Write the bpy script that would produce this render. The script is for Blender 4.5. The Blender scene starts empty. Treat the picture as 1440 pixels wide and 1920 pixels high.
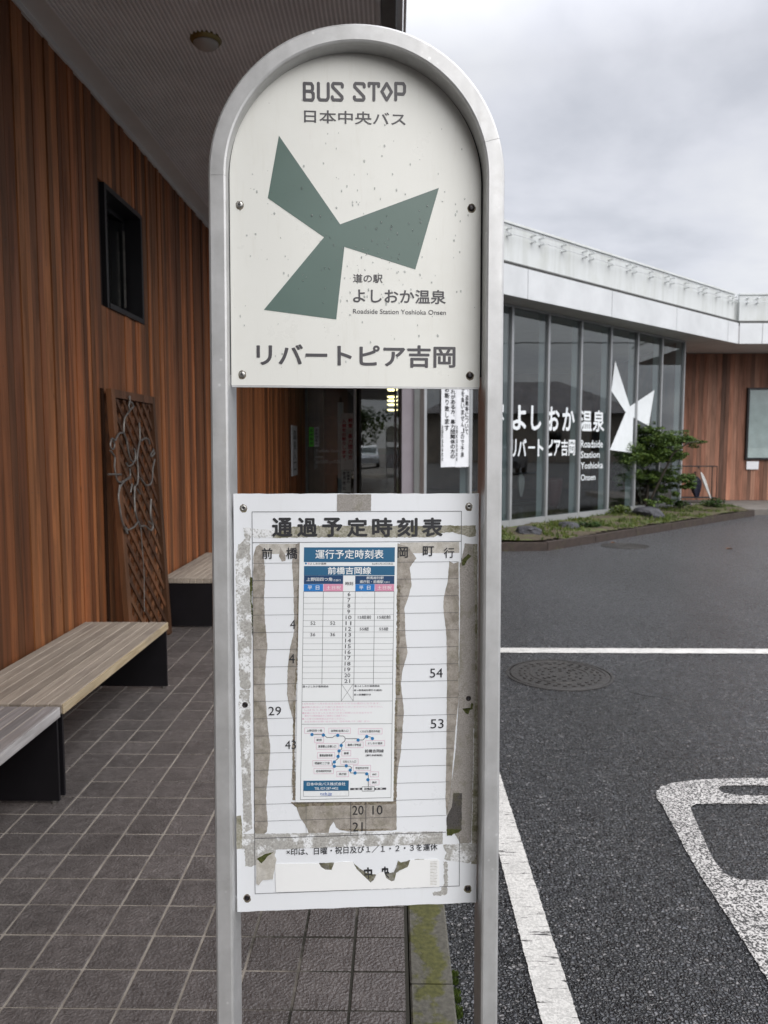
import bpy, bmesh, math, random
from mathutils import Vector, Matrix, noise
random.seed(7)
S = bpy.context.scene
COL = S.collection
PI = math.pi

# ------------------------------------------------------------------ camera
F = 1450.0; CX = 720.0; CY = 960.0
PITCH = math.atan(126.0 / F); YAW = math.atan(20.0 / F)
CAM = Vector((0, 0, 1.5))
fw = Vector((-math.sin(YAW) * math.cos(PITCH), math.cos(YAW) * math.cos(PITCH), -math.sin(PITCH)))
rt = Vector((math.cos(YAW), math.sin(YAW), 0)); up = rt.cross(fw)
cd = bpy.data.cameras.new('camera'); cam = bpy.data.objects.new('camera', cd); COL.objects.link(cam)
cam.location = CAM; cam.rotation_euler = (PI / 2 - PITCH, 0, YAW)
cd.sensor_fit = 'VERTICAL'; cd.sensor_height = 36; cd.lens = 36 * F / 1920
cd.clip_start = 0.05; cd.clip_end = 2000
cd.dof.use_dof = True; cd.dof.focus_distance = 1.56; cd.dof.aperture_fstop = 8.0
S.camera = cam

# ------------------------------------------------------------------ light
SUN_EL = math.radians(42); SUN_AZ = math.radians(150)      # azimuth clockwise from +y: behind the camera, to the right
world = bpy.data.worlds.new('World'); S.world = world; world.use_nodes = True
nt = world.node_tree; nt.nodes.clear()
def WN(t, **k):
    n = nt.nodes.new(t)
    for a, b in k.items(): setattr(n, a, b)
    return n
out = WN('ShaderNodeOutputWorld'); bg = WN('ShaderNodeBackground'); bg2 = WN('ShaderNodeBackground'); mixs = WN('ShaderNodeMixShader')
sky = WN('ShaderNodeTexSky', sky_type='NISHITA', sun_disc=False, sun_elevation=SUN_EL, sun_rotation=SUN_AZ)
nt.links.new(sky.outputs[0], bg.inputs[0]); bg.inputs[1].default_value = 0.08
tc = WN('ShaderNodeTexCoord'); sx = WN('ShaderNodeSeparateXYZ'); nt.links.new(tc.outputs['Generated'], sx.inputs[0])
def wmath(op, a, b=None, c=None):
    n = WN('ShaderNodeMath', operation=op)
    for i, v in enumerate((a, b, c)):
        if v is None: continue
        if isinstance(v, (int, float)): n.inputs[i].default_value = v
        else: nt.links.new(v, n.inputs[i])
    return n.outputs[0]
zc = wmath('ADD', wmath('MAXIMUM', sx.outputs[2], 0.0), 0.22)
cmb = WN('ShaderNodeCombineXYZ')
nt.links.new(wmath('DIVIDE', sx.outputs[0], zc), cmb.inputs[0]); nt.links.new(wmath('DIVIDE', sx.outputs[1], zc), cmb.inputs[1])
n1 = WN('ShaderNodeTexNoise'); n1.inputs['Scale'].default_value = 1.25; n1.inputs['Detail'].default_value = 7; n1.inputs['Roughness'].default_value = 0.52; n1.inputs['Distortion'].default_value = 0.25
nt.links.new(cmb.outputs[0], n1.inputs['Vector'])
cr = WN('ShaderNodeValToRGB'); e = cr.color_ramp.elements
e[0].position = 0.38; e[0].color = (0.65, 0.67, 0.735, 1); e[1].position = 0.58; e[1].color = (0.91, 0.92, 0.955, 1)
m_ = cr.color_ramp.elements.new(0.48); m_.color = (0.80, 0.815, 0.88, 1)
nt.links.new(n1.outputs[0], cr.inputs[0])
# overcast sky: brighter towards the zenith
grad = wmath('ADD', wmath('MULTIPLY', wmath('MAXIMUM', wmath('SUBTRACT', sx.outputs[2], 0.42), 0.0), 3.4), 0.61)
mc = WN('ShaderNodeMix', data_type='RGBA', blend_type='MULTIPLY'); mc.inputs[0].default_value = 1
nt.links.new(cr.outputs[0], mc.inputs[6]); g3 = WN('ShaderNodeCombineXYZ')
for i in range(3): nt.links.new(grad, g3.inputs[i])
nt.links.new(g3.outputs[0], mc.inputs[7]); nt.links.new(mc.outputs[2], bg2.inputs[0]); bg2.inputs[1].default_value = 0.80
mixs.inputs[0].default_value = 0.93
nt.links.new(bg.outputs[0], mixs.inputs[1]); nt.links.new(bg2.outputs[0], mixs.inputs[2]); nt.links.new(mixs.outputs[0], out.inputs[0])
sl = bpy.data.lights.new('sun', 'SUN'); sun = bpy.data.objects.new('sun', sl); COL.objects.link(sun)
sl.energy = 1.5; sl.angle = math.radians(70); sl.color = (1.0, 0.975, 0.94)
sd = Vector((math.sin(SUN_AZ) * math.cos(SUN_EL), math.cos(SUN_AZ) * math.cos(SUN_EL), math.sin(SUN_EL)))
sun.rotation_euler = sd.to_track_quat('Z', 'Y').to_euler(); sun.location = (4, -6, 9)
S.view_settings.view_transform = 'Standard'; S.view_settings.look = 'None'
S.view_settings.exposure = 0.95; S.view_settings.gamma = 1.0; S.view_settings.use_curve_mapping = False
S.render.engine = 'CYCLES'
S.cycles.max_bounces = 8; S.cycles.transparent_max_bounces = 12; S.cycles.caustics_reflective = False; S.cycles.caustics_refractive = False
try: S.cycles.use_denoising = True
except Exception: pass

# ------------------------------------------------------------------ photo geometry helpers
def ray(px, py): return rt * ((px - CX) / F) - up * ((py - CY) / F) + fw
def hitZ(px, py, z): d = ray(px, py); return CAM + d * ((z - CAM.z) / d.z)
def hitY(px, py, y): d = ray(px, py); return CAM + d * (y / d.y)
def hitX(px, py, x): d = ray(px, py); return CAM + d * (x / d.x)
class Plane:
    def __init__(s, o, eu, ev):
        s.o = o; s.eu = eu.normalized(); s.ev = (ev - s.eu * ev.dot(s.eu)).normalized()
        s.n = s.eu.cross(s.ev)
        if s.n.dot(CAM - o) < 0: s.n = -s.n
    def uv(s, px, py):
        d = ray(px, py); p = CAM + d * ((s.o - CAM).dot(s.n) / d.dot(s.n)) - s.o
        return (p.dot(s.eu), p.dot(s.ev))
    def pt(s, u, v, o=0.0): return s.o + s.eu * u + s.ev * v + s.n * o
    def px(s, px, py, o=0.0): u, v = s.uv(px, py); return s.pt(u, v, o)

# ------------------------------------------------------------------ object helpers
LOC = {}
def thing(name, label, cat, loc=(0, 0, 0), rz=0.0, group=None):
    o = bpy.data.objects.new(name, None); COL.objects.link(o); o.empty_display_size = 0.1
    o.location = loc; o.rotation_euler = (0, 0, rz); o['label'] = label; o['category'] = cat
    if group: o['group'] = group
    LOC[o.name] = Matrix.Translation(Vector(loc)) @ Matrix.Rotation(rz, 4, 'Z'); return o
def tag(o, label=None, cat=None, group=None, kind=None):
    if label: o['label'] = label
    if cat: o['category'] = cat
    if group: o['group'] = group
    if kind: o['kind'] = kind
    return o
def mk(name, verts, faces, m, parent=None, smooth=False, kind=None, origin=None):
    me = bpy.data.meshes.new(name)
    if parent is not None:
        M0 = LOC[parent.name]; Mi = M0.inverted()
    else:
        M0 = Matrix.Translation(Vector(origin)) if origin is not None else Matrix.Identity(4); Mi = M0.inverted()
    me.from_pydata([Mi @ Vector(v) for v in verts], [], faces); me.update()
    if m: me.materials.append(m)
    if smooth:
        for p in me.polygons: p.use_smooth = True
    o = bpy.data.objects.new(name, me); COL.objects.link(o)
    if parent is not None: o.parent = parent
    elif origin is not None: o.location = origin
    LOC[o.name] = M0
    if kind: o['kind'] = kind
    return o
class MB:
    def __init__(s): s.v = []; s.f = []
    def add(s, v, f):
        b = len(s.v); s.v += [Vector(x) for x in v]; s.f += [tuple(b + i for i in q) for q in f]
    def box(s, x0, x1, y0, y1, z0, z1, M=None, bev=0.0):
        if bev > 0:
            pts = []
            b = bev
            bm = bmesh.new(); bmesh.ops.create_cube(bm, size=1)
            for v in bm.verts: v.co = Vector(((x0 + x1) / 2 + v.co.x * (x1 - x0), (y0 + y1) / 2 + v.co.y * (y1 - y0), (z0 + z1) / 2 + v.co.z * (z1 - z0)))
            bmesh.ops.bevel(bm, geom=bm.edges[:], offset=b, segments=1, affect='EDGES', profile=0.5)
            bm.verts.index_update(); v = [x.co.copy() for x in bm.verts]; f = [[x.index for x in q.verts] for q in bm.faces]; bm.free()
        else:
            v = [Vector(p) for p in ((x0, y0, z0), (x1, y0, z0), (x1, y1, z0), (x0, y1, z0), (x0, y0, z1), (x1, y0, z1), (x1, y1, z1), (x0, y1, z1))]
            f = [(0, 3, 2, 1), (4, 5, 6, 7), (0, 1, 5, 4), (1, 2, 6, 5), (2, 3, 7, 6), (3, 0, 4, 7)]
        if M is not None: v = [M @ x for x in v]
        s.add(v, f)
    def tube(s, pts, r, n=8, closed=False):
        pts = [Vector(p) for p in pts]; rings = []; N = len(pts)
        rr = r if isinstance(r, (list, tuple)) else [r] * N
        pn = None
        for i, p in enumerate(pts):
            a = pts[i - 1] if (i > 0 or closed) else p; b = pts[(i + 1) % N] if (i < N - 1 or closed) else p
            t = (b - a).normalized() if (b - a).length > 1e-9 else Vector((0, 0, 1))
            if pn is None: pn = t.orthogonal().normalized()
            else:
                pn = pn - t * pn.dot(t); pn = pn.normalized() if pn.length > 1e-6 else t.orthogonal().normalized()
            q = t.cross(pn)
            rings.append([p + (pn * math.cos(2 * PI * k / n) + q * math.sin(2 * PI * k / n)) * rr[i] for k in range(n)])
        v = [x for R in rings for x in R]; f = []
        for i in range(N if closed else N - 1):
            for k in range(n):
                a = i * n; b = ((i + 1) % N) * n; f.append((a + k, a + (k + 1) % n, b + (k + 1) % n, b + k))
        if not closed: f.append(tuple(range(n - 1, -1, -1))); f.append(tuple((N - 1) * n + k for k in range(n)))
        s.add(v, f)
    def lathe(s, prof, M=None, n=24):
        v = []; f = []
        for r, z in prof:
            for k in range(n):
                v.append(Vector((r * math.cos(2 * PI * k / n), r * math.sin(2 * PI * k / n), z)))
        for i in range(len(prof) - 1):
            for k in range(n): f.append((i * n + k, i * n + (k + 1) % n, (i + 1) * n + (k + 1) % n, (i + 1) * n + k))
        f.append(tuple(range(n - 1, -1, -1))); f.append(tuple((len(prof) - 1) * n + k for k in range(n)))
        if M is not None: v = [M @ x for x in v]
        s.add(v, f)
    def prism(s, poly, z0, z1):
        n = len(poly); v = [Vector((p[0], p[1], z0)) for p in poly] + [Vector((p[0], p[1], z1)) for p in poly]
        f = [tuple(range(n - 1, -1, -1)), tuple(range(n, 2 * n))] + [(i, (i + 1) % n, n + (i + 1) % n, n + i) for i in range(n)]
        s.add(v, f)
    def slab(s, pts, nvec, t):          # polygon of world points given thickness t against nvec
        n = len(pts); v = [Vector(p) for p in pts] + [Vector(p) - nvec * t for p in pts]
        f = [tuple(range(n)), tuple(range(2 * n - 1, n - 1, -1))] + [(i, n + i, n + (i + 1) % n, (i + 1) % n) for i in range(n)]
        s.add(v, f)
    def make(s, name, m, parent=None, **k): return mk(name, s.v, s.f, m, parent, **k)
def part_copy(src, parent, loc=None, scale=None, rot=None):
    o = src.copy(); COL.objects.link(o); o.parent = parent
    if loc is not None: o.location = loc
    if scale is not None: o.scale = scale
    if rot is not None: o.rotation_euler = rot
    LOC[o.name] = LOC[parent.name]; return o
def inst(name, me, parent, loc, scale=(1, 1, 1), rot=(0, 0, 0)):
    o = bpy.data.objects.new(name, me); COL.objects.link(o); o.parent = parent
    o.location = loc; o.scale = scale; o.rotation_euler = rot
    LOC[o.name] = LOC[parent.name]; return o
def unit_mesh(name, m, bev=0.0, dims=(1, 1, 1), zero=(0.5, 0.5, 0.5)):
    b = MB(); x, y, z = dims
    b.box(-zero[0] * x, (1 - zero[0]) * x, -zero[1] * y, (1 - zero[1]) * y, -zero[2] * z, (1 - zero[2]) * z, bev=bev)
    me = bpy.data.meshes.new(name); me.from_pydata(b.v, [], b.f); me.materials.append(m); return me

# ------------------------------------------------------------------ materials
class NM:
    def __init__(s, name):
        s.m = bpy.data.materials.new(name); s.m.use_nodes = True; s.t = s.m.node_tree; s.b = s.t.nodes['Principled BSDF']
        s.pos = s.n('ShaderNodeNewGeometry').outputs['Position']
    def n(s, t, **k):
        x = s.t.nodes.new(t)
        for a, b in k.items(): setattr(x, a, b)
        return x
    def L(s, a, b): s.t.links.new(a, b)
    def put(s, inp, v):
        if isinstance(v, (int, float)): inp.default_value = v
        elif isinstance(v, (tuple, list)): inp.default_value = tuple(v) + ((1,) if len(v) == 3 and len(inp.default_value) == 4 else ())
        else: s.L(v, inp)
    def map(s, sc, src=None):
        x = s.n('ShaderNodeMapping'); s.L(src or s.pos, x.inputs[0]); x.inputs['Scale'].default_value = sc; return x.outputs[0]
    def noise(s, scale, detail=4, rough=.55, vec=None, dist=0):
        x = s.n('ShaderNodeTexNoise'); x.inputs['Scale'].default_value = scale; x.inputs['Detail'].default_value = detail
        x.inputs['Roughness'].default_value = rough; x.inputs['Distortion'].default_value = dist; s.L(vec or s.pos, x.inputs['Vector']); return x.outputs[0]
    def vor(s, scale, feat='F1', vec=None, out='Distance'):
        x = s.n('ShaderNodeTexVoronoi', feature=feat); x.inputs['Scale'].default_value = scale; s.L(vec or s.pos, x.inputs['Vector']); return x.outputs[out]
    def math(s, op, a, b=0.0, c=None, clamp=False):
        x = s.n('ShaderNodeMath', operation=op, use_clamp=clamp); s.put(x.inputs[0], a); s.put(x.inputs[1], b)
        if c is not None: s.put(x.inputs[2], c)
        return x.outputs[0]
    def ramp(s, f, stops):
        x = s.n('ShaderNodeValToRGB'); e = x.color_ramp.elements
        while len(e) > 1: e.remove(e[-1])
        for i, (p, c) in enumerate(stops):
            q = e[0] if i == 0 else e.new(p)
            q.position = p; q.color = (c if isinstance(c, (tuple, list)) else (c, c, c))[:3] + (1,) if isinstance(c, tuple) else (c, c, c, 1)
        s.L(f, x.inputs[0]); return x.outputs[0]
    def mix(s, f, a, b, mode='MIX'):
        x = s.n('ShaderNodeMix', data_type='RGBA', blend_type=mode); s.put(x.inputs[0], f); s.put(x.inputs[6], a); s.put(x.inputs[7], b); return x.outputs[2]
    def bump(s, h, strength=.5, dist=.01, prev=None):
        x = s.n('ShaderNodeBump'); x.inputs['Strength'].default_value = strength; x.inputs['Distance'].default_value = dist
        s.L(h, x.inputs['Height'])
        if prev is not None: s.L(prev, x.inputs['Normal'])
        return x.outputs[0]
    def rnd(s): return s.n('ShaderNodeObjectInfo').outputs['Random']
    def sep(s):
        x = s.n('ShaderNodeSeparateXYZ'); s.L(s.pos, x.inputs[0]); return x.outputs
    def done(s, col, rough=.5, metal=0.0, normal=None, spec=None):
        s.put(s.b.inputs['Base Color'], col); s.put(s.b.inputs['Roughness'], rough); s.put(s.b.inputs['Metallic'], metal)
        if normal is not None: s.L(normal, s.b.inputs['Normal'])
        if spec is not None: s.b.inputs['Specular IOR Level'].default_value = spec
        return s.m
def plain(name, col, rough=.5, metal=0.0, var=.12, sc=6.0, bump=0.0, spec=None):
    k = NM(name); f = k.noise(sc, 5, .6)
    c2 = tuple(c * (1 - 2.2 * var) for c in col); c1 = tuple(min(1, c * (1 + var)) for c in col)
    c = k.ramp(f, [(.3, c2), (.7, c1)])
    nrm = k.bump(k.noise(sc * 30, 3), bump, .002) if bump else None
    return k.done(c, rough, metal, nrm, spec)

# cedar boards of the walls
def wood_wall(name, dk, md, lt, redd):
    k = NM(name); r = k.rnd(); pz = k.n('ShaderNodeVectorMath', operation='ADD'); k.L(k.pos, pz.inputs[0])
    cb = k.n('ShaderNodeCombineXYZ'); k.L(k.math('MULTIPLY', r, 37.0), cb.inputs[0]); k.L(k.math('MULTIPLY', r, 91.0), cb.inputs[2]); k.L(cb.outputs[0], pz.inputs[1])
    g1 = k.noise(1.0, 6, .62, k.map((14, 14, 1.1), pz.outputs[0]), .6)
    g2 = k.noise(1.0, 5, .6, k.map((130, 130, 4), pz.outputs[0]))
    c = k.ramp(g1, [(.28, dk), (.46, md), (.60, redd), (.76, lt)])
    c = k.mix(k.math('MULTIPLY', g2, .45), c, dk)
    tone = k.ramp(r, [(0, .42), (.25, .75), (.55, 1.0), (1, 1.5)])
    hue = k.n('ShaderNodeTexWhiteNoise', noise_dimensions='1D'); k.L(r, hue.inputs['W']); c = k.mix(k.math('MULTIPLY', hue.outputs[0], .45), c, k.mix(1.0, c, (1.12, .80, .66), 'MULTIPLY'))
    c = k.mix(1.0, c, tone, 'MULTIPLY')
    knots = k.ramp(k.vor(1.0, 'F1', k.map((7, 7, 2.2), pz.outputs[0])), [(.0, .35), (.07, 1.0)])
    c = k.mix(1.0, c, knots, 'MULTIPLY')
    return k.done(c, k.ramp(g1, [(.3, .75), (.7, .5)]), 0, k.bump(g2, .35, .002), .35)
M_wall = wood_wall('cedar_boards', (.085, .034, .013), (.235, .092, .034), (.42, .19, .075), (.33, .122, .042))
M_wall2 = wood_wall('cedar_boards_far', (.10, .05, .034), (.25, .13, .085), (.42, .25, .17), (.33, .165, .11))
M_lat = wood_wall('lattice_wood', (.04, .019, .009), (.10, .045, .019), (.18, .09, .04), (.13, .055, .023))
def bench_wood(name, a, b, c_):
    k = NM(name); r = k.rnd()
    vx = k.n('ShaderNodeVectorMath', operation='ADD'); k.L(k.pos, vx.inputs[0]); cb = k.n('ShaderNodeCombineXYZ'); k.L(k.math('MULTIPLY', r, 53.0), cb.inputs[1]); k.L(cb.outputs[0], vx.inputs[1])
    g1 = k.noise(1, 6, .65, k.map((60, 3.0, 60), vx.outputs[0]), .4); g2 = k.noise(1, 4, .6, k.map((260, 9, 260), vx.outputs[0]))
    g3 = k.noise(3.0, 3, .5, vx.outputs[0])
    c = k.ramp(g1, [(.3, a), (.5, b), (.72, c_)]); c = k.mix(k.math('MULTIPLY', g2, .45), c, a)
    c = k.mix(k.ramp(g3, [(.5, 0.0), (.75, .5)]), c, (.20, .17, .15))
    c = k.mix(1.0, c, k.ramp(r, [(0, .8), (1, 1.15)]), 'MULTIPLY')
    return k.done(c, .72, 0, k.bump(g2, .4, .002), .3)
M_bench = bench_wood('weathered_slats', (.26, .22, .18), (.39, .335, .275), (.50, .435, .365))
M_bench1 = bench_wood('grey_slats', (.18, .165, .16), (.28, .26, .255), (.42, .40, .39))
M_black = plain('black_steel', (.008, .007, .009), .45, 0, .2, 4, .03, .35)
M_benchedge = M_bench
# ground
def tile_mat():
    k = NM('stoneware_tile'); r = k.rnd(); x, y, z = k.sep()
    big = k.noise(1.6, 4, .6)
    wetx = k.math('ADD', k.math('MULTIPLY', k.math('ADD', x, 0.70), 1.5), k.math('MULTIPLY', k.math('SUBTRACT', big, .5), 1.4), clamp=True)
    c = k.ramp(k.noise(26, 6, .7), [(.3, (.085, .073, .068)), (.55, (.138, .121, .114)), (.75, (.19, .168, .158))])
    c = k.mix(1.0, c, k.ramp(r, [(0, .90), (1, 1.08)]), 'MULTIPLY')
    speck = k.ramp(k.vor(420, 'F1'), [(.12, 1.0), (.26, 0.0)])
    sel = k.ramp(k.noise(60, 2), [(.5, 0.0), (.62, .55)])
    c = k.mix(k.math('MULTIPLY', speck, sel), c, (.30, .27, .25))
    c = k.mix(wetx, c, k.mix(.5, c, (.055, .045, .042)))
    rough = k.ramp(wetx, [(0, .46), (1, .13)])
    h = k.noise(110, 2.5, .5); h2 = k.noise(48, 2, .4)
    nrm = k.bump(h, 1.0, .006); nrm = k.bump(h2, .25, .004, nrm)
    c = k.mix(1.0, c, k.ramp(k.noise(3.3, 5, .7), [(.3, .72), (.6, 1.05)]), 'MULTIPLY')
    return k.done(c, rough, 0, nrm, .5)
M_tile = tile_mat()
def grout_mat():
    k = NM('grout'); x, y, z = k.sep()
    m = k.math('ADD', k.math('MULTIPLY', k.math('ADD', x, .66), 2.4), k.math('MULTIPLY', k.math('SUBTRACT', k.noise(2.2, 5, .65), .5), 5.0), clamp=True)
    far = k.math('SUBTRACT', 1.0, k.math('MULTIPLY', k.math('SUBTRACT', y, 2.7), 1.2), clamp=True)
    m = k.math('MULTIPLY', m, far, clamp=True)
    c = k.mix(m, k.ramp(k.noise(12, 4), [(.3, (.22, .19, .16)), (.7, (.38, .34, .29))]), (.018, .016, .010))
    return k.done(c, .9)
M_grout = grout_mat()
def asphalt_mat():
    k = NM('asphalt')
    cell = k.n('ShaderNodeTexVoronoi', feature='F1'); cell.inputs['Scale'].default_value = 84; 
    wv = k.n('ShaderNodeVectorMath', operation='ADD'); k.L(k.pos, wv.inputs[0]); nn = k.n('ShaderNodeTexNoise'); nn.inputs['Scale'].default_value = 70; k.L(k.pos, nn.inputs['Vector'])
    sc_ = k.n('ShaderNodeVectorMath', operation='SCALE'); k.L(nn.outputs[1], sc_.inputs[0]); sc_.inputs['Scale'].default_value = .012; k.L(sc_.outputs[0], wv.inputs[1]); k.L(wv.outputs[0], cell.inputs['Vector'])
    edge = k.n('ShaderNodeTexVoronoi', feature='DISTANCE_TO_EDGE'); edge.inputs['Scale'].default_value = 84; k.L(wv.outputs[0], edge.inputs['Vector'])
    hsv = k.n('ShaderNodeSeparateColor'); k.L(cell.outputs['Color'], hsv.inputs[0])
    c = k.ramp(hsv.outputs[0], [(0, (.016, .018, .021)), (.5, (.042, .044, .050)), (.9, (.092, .095, .105)), (1, (.23, .22, .22))])
    gap = k.ramp(edge.outputs['Distance'], [(0.0, .10), (.20, 1.0)])
    c = k.mix(1.0, c, gap, 'MULTIPLY')
    big = k.noise(.55, 6, .62, k.map((1.6, .7, 1)), .3)
    c = k.mix(1.0, c, k.ramp(big, [(.32, .62), (.5, 1.0), (.68, 1.35)]), 'MULTIPLY')
    yy = k.sep()[1]; far = k.math('MULTIPLY', k.math('SUBTRACT', yy, 5.0), .12, clamp=True)
    c = k.mix(k.math('MULTIPLY', far, .55), c, k.ramp(k.noise(38, 3), [(.35, (.045, .046, .050)), (.65, (.085, .086, .092))]))
    h = k.ramp(edge.outputs['Distance'], [(0, 0.0), (.35, 1.0)])
    h = k.math('ADD', h, k.math('MULTIPLY', hsv.outputs[1], .9))
    return k.done(c, k.ramp(hsv.outputs[2], [(0, .15), (1, .42)]), 0, k.bump(h, 1.0, .008), .8)
M_asph = asphalt_mat()
def paint_mat(name, crk, spk, col=(.62, .605, .575)):
    k = NM(name)
    v = k.map((9, 75, 1)); n = k.noise(1.0, 5, .7, v, .5)
    cr_ = k.ramp(n, [(.59, 0.0), (.615, 1.0)]); cr_ = k.math('MULTIPLY', cr_, crk)
    e = k.n('ShaderNodeTexVoronoi', feature='DISTANCE_TO_EDGE'); e.inputs['Scale'].default_value = 95; k.L(k.pos, e.inputs['Vector'])
    sp = k.math('MULTIPLY', k.ramp(k.noise(130, 3, .65), [(.47, 0.0), (.53, 1.0)]), spk)
    holes = k.math('MAXIMUM', cr_, sp)
    base = k.ramp(k.noise(7, 5, .6), [(.3, tuple(c * .80 for c in col)), (.7, col)])
    c = k.mix(holes, base, (.045, .043, .042))
    return k.done(c, .65, 0, k.bump(k.math('SUBTRACT', k.noise(140, 3), k.math('MULTIPLY', holes, 1.2)), .5, .003), .3)
M_paint = paint_mat('white_road_paint', 1.0, .25)
M_paint2 = paint_mat('worn_road_paint', .35, 1.0, (.56, .54, .52))
def kerb_mat():
    k = NM('mossy_concrete'); n = k.noise(9, 6, .62); n2 = k.noise(70, 4)
    conc = k.ramp(n2, [(.3, (.055, .052, .042)), (.7, (.115, .108, .09))])
    moss = k.ramp(n2, [(.3, (.045, .047, .014)), (.7, (.095, .092, .028))])
    x, y, z = k.sep()
    d = k.math('ABSOLUTE', k.math('SUBTRACT', x, .105)); edge = k.math('MULTIPLY', k.math('SUBTRACT', .05, d), 9.0)
    m = k.ramp(k.math('ADD', n, k.math('MULTIPLY', edge, .35)), [(.52, 0.0), (.60, 1.0)])
    return k.done(k.mix(m, conc, moss), .8, 0, k.bump(k.math('ADD', n2, k.math('MULTIPLY', m, .6)), .5, .004), .4)
M_kerb = kerb_mat()
M_iron = (lambda k: k.done(k.ramp(k.noise(30, 5), [(.3, (.020, .018, .016)), (.7, (.042, .037, .033))]), k.ramp(k.noise(50, 3), [(.3, .3), (.7, .6)]), .3, k.bump(k.vor(60, 'F1'), .5, .004)))(NM('cast_iron'))
# metal of the sign
def alu():
    k = NM('brushed_aluminium'); v = k.map((60, 60, 5)); g = k.noise(1, 5, .6, v)
    spots = k.ramp(k.vor(42, 'F1'), [(.05, 1.0), (.16, 0.0)]); sel = k.ramp(k.noise(9, 2), [(.55, 0.0), (.6, 1.0)])
    c = k.ramp(k.noise(14, 6, .65), [(.3, (.40, .40, .395)), (.7, (.56, .56, .56))]); c = k.mix(k.math('MULTIPLY', g, .3), c, (.66, .66, .67))
    c = k.mix(k.math('MULTIPLY', k.math('MULTIPLY', spots, sel), .6), c, (.8, .8, .8))
    c = k.mix(k.ramp(k.noise(5, 6, .7), [(.62, 0.0), (.8, .5)]), c, (.28, .26, .23))
    return k.done(c, k.ramp(g, [(.3, .34), (.7, .5)]), .45, k.bump(g, .08, .001), .5)
M_alu = alu()
def enamel(name, col, dirt, dcol=(.55, .52, .44), sc=5):
    k = NM(name); n = k.noise(sc, 6, .65); s = k.ramp(k.noise(1, 5, .7, k.map((70, 70, 8))), [(.55, 0.0), (.8, dirt)])
    c = k.mix(k.ramp(n, [(.5, 0.0), (.8, dirt)]), col, dcol); c = k.mix(s, c, dcol)
    fl = k.ramp(k.vor(55, 'F1'), [(.02, 1.0), (.05, 0.0)]); c = k.mix(k.math('MULTIPLY', fl, k.ramp(k.noise(12, 1), [(.55, 0.0), (.6, .8)])), c, (.15, .13, .10))
    return k.done(c, k.ramp(n, [(.3, .25), (.8, .42)]), 0, k.bump(k.noise(2.2, 2), .12, .02), .5)
M_board = enamel('cream_enamel', (.79, .79, .745), .22)
M_board2 = enamel('white_plate', (.80, .82, .85), .12, (.55, .55, .52))
M_paper = enamel('white_paper', (.82, .84, .85), .08, (.6, .6, .55))
M_grey = plain('dark_grey_print', (.068, .064, .072), .4, 0, .06)
M_green = (lambda k: k.done(k.ramp(k.noise(6, 4), [(.3, (.082, .135, .115)), (.7, (.098, .158, .137))]), .3, 0, None, .5))(NM('green_print'))
M_ink = plain('black_print', (.020, .020, .024), .5, 0, .1)
M_line = plain('thin_rule_print', (.06, .06, .07), .5, 0, .1)
def residue(name, lo, hi, white, weave=1.0, sc=260.0, moss=0.0):
    k = NM(name); v = k.map((1, 1, 1))
    n = k.noise(sc, 4, .7); n2 = k.noise(28, 5, .65); c = k.ramp(n, [(.36, lo), (.60, hi)]); st_ = k.noise(1, 5, .7, k.map((55, 55, 9))); c = k.mix(k.ramp(st_, [(.42, 0.0), (.62, .55)]), c, tuple(q * .72 for q in hi)); c = k.mix(k.ramp(k.noise(520, 2, .6), [(.58, 0.0), (.68, .5)]), c, tuple(q * .55 for q in lo))
    x, y, z = k.sep()
    wv = k.math('MULTIPLY', k.math('SINE', k.math('MULTIPLY', x, 3400.0)), k.math('SINE', k.math('MULTIPLY', z, 3400.0)))
    c = k.mix(k.math('MULTIPLY', k.math('ADD', k.math('MULTIPLY', wv, .5), .5), .35 * weave), c, lo)
    c = k.mix(k.ramp(n2, [(.5, 0.0), (.58, 1.0)]) if white else 0.0, c, k.ramp(n, [(.4, (.40, .40, .39)), (.47, (.78, .79, .80))]))
    if moss: c = k.mix(k.ramp(k.noise(35, 4), [(.52, 0.0), (.62, moss)]), c, (.12, .115, .045))
    return k.done(c, .8, 0, k.bump(n, .5, .0008), .25)
M_tapeg = residue('tape_residue', (.27, .26, .24), (.58, .57, .545), True)
M_tapet = residue('tape_residue_olive', (.20, .19, .14), (.52, .50, .43), False, 1.0, 260, .7)
M_tapen = residue('cloth_tape', (.25, .23, .21), (.43, .405, .38), False, 1.3, 400, .25)
M_taped = residue('dark_cloth_tape', (.045, .042, .040), (.13, .12, .115), False, 1.3, 400, .3)
M_tan = residue('yellowed_glue', (.235, .21, .18), (.42, .385, .345), False, .0, 60, .2)
M_tanl = residue('pale_glue', (.42, .39, .34), (.60, .575, .53), False, .0, 60)
M_tand = residue('dirty_glue', (.075, .055, .038), (.33, .29, .23), False, .0, 150, .5)
M_mosst = residue('moss_on_tape', (.03, .035, .010), (.09, .10, .03), False, .0, 200)
M_blue = plain('blue_print', (.022, .125, .245), .4, 0, .05); M_navy = plain('navy_print', (.014, .058, .15), .4, 0, .05)
M_cyan = plain('bright_blue_print', (.022, .20, .56), .4, 0, .05); M_pink = plain('pink_print', (.72, .30, .44), .4, 0, .05)
M_pinkf = plain('faded_pink_print', (.72, .47, .58), .5, 0, .05); M_red = plain('red_print', (.38, .03, .045), .5, 0, .05)
M_link = plain('link_blue_print', (.02, .10, .42), .4, 0, .05); M_node = plain('map_blue_print', (.025, .19, .44), .4, 0, .05)
M_tear = residue('torn_backing', (.05, .045, .030), (.30, .29, .25), False, .0, 120, .6)
M_white = plain('white_panel', (.60, .615, .63), .45, 0, .05, 2)
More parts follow.
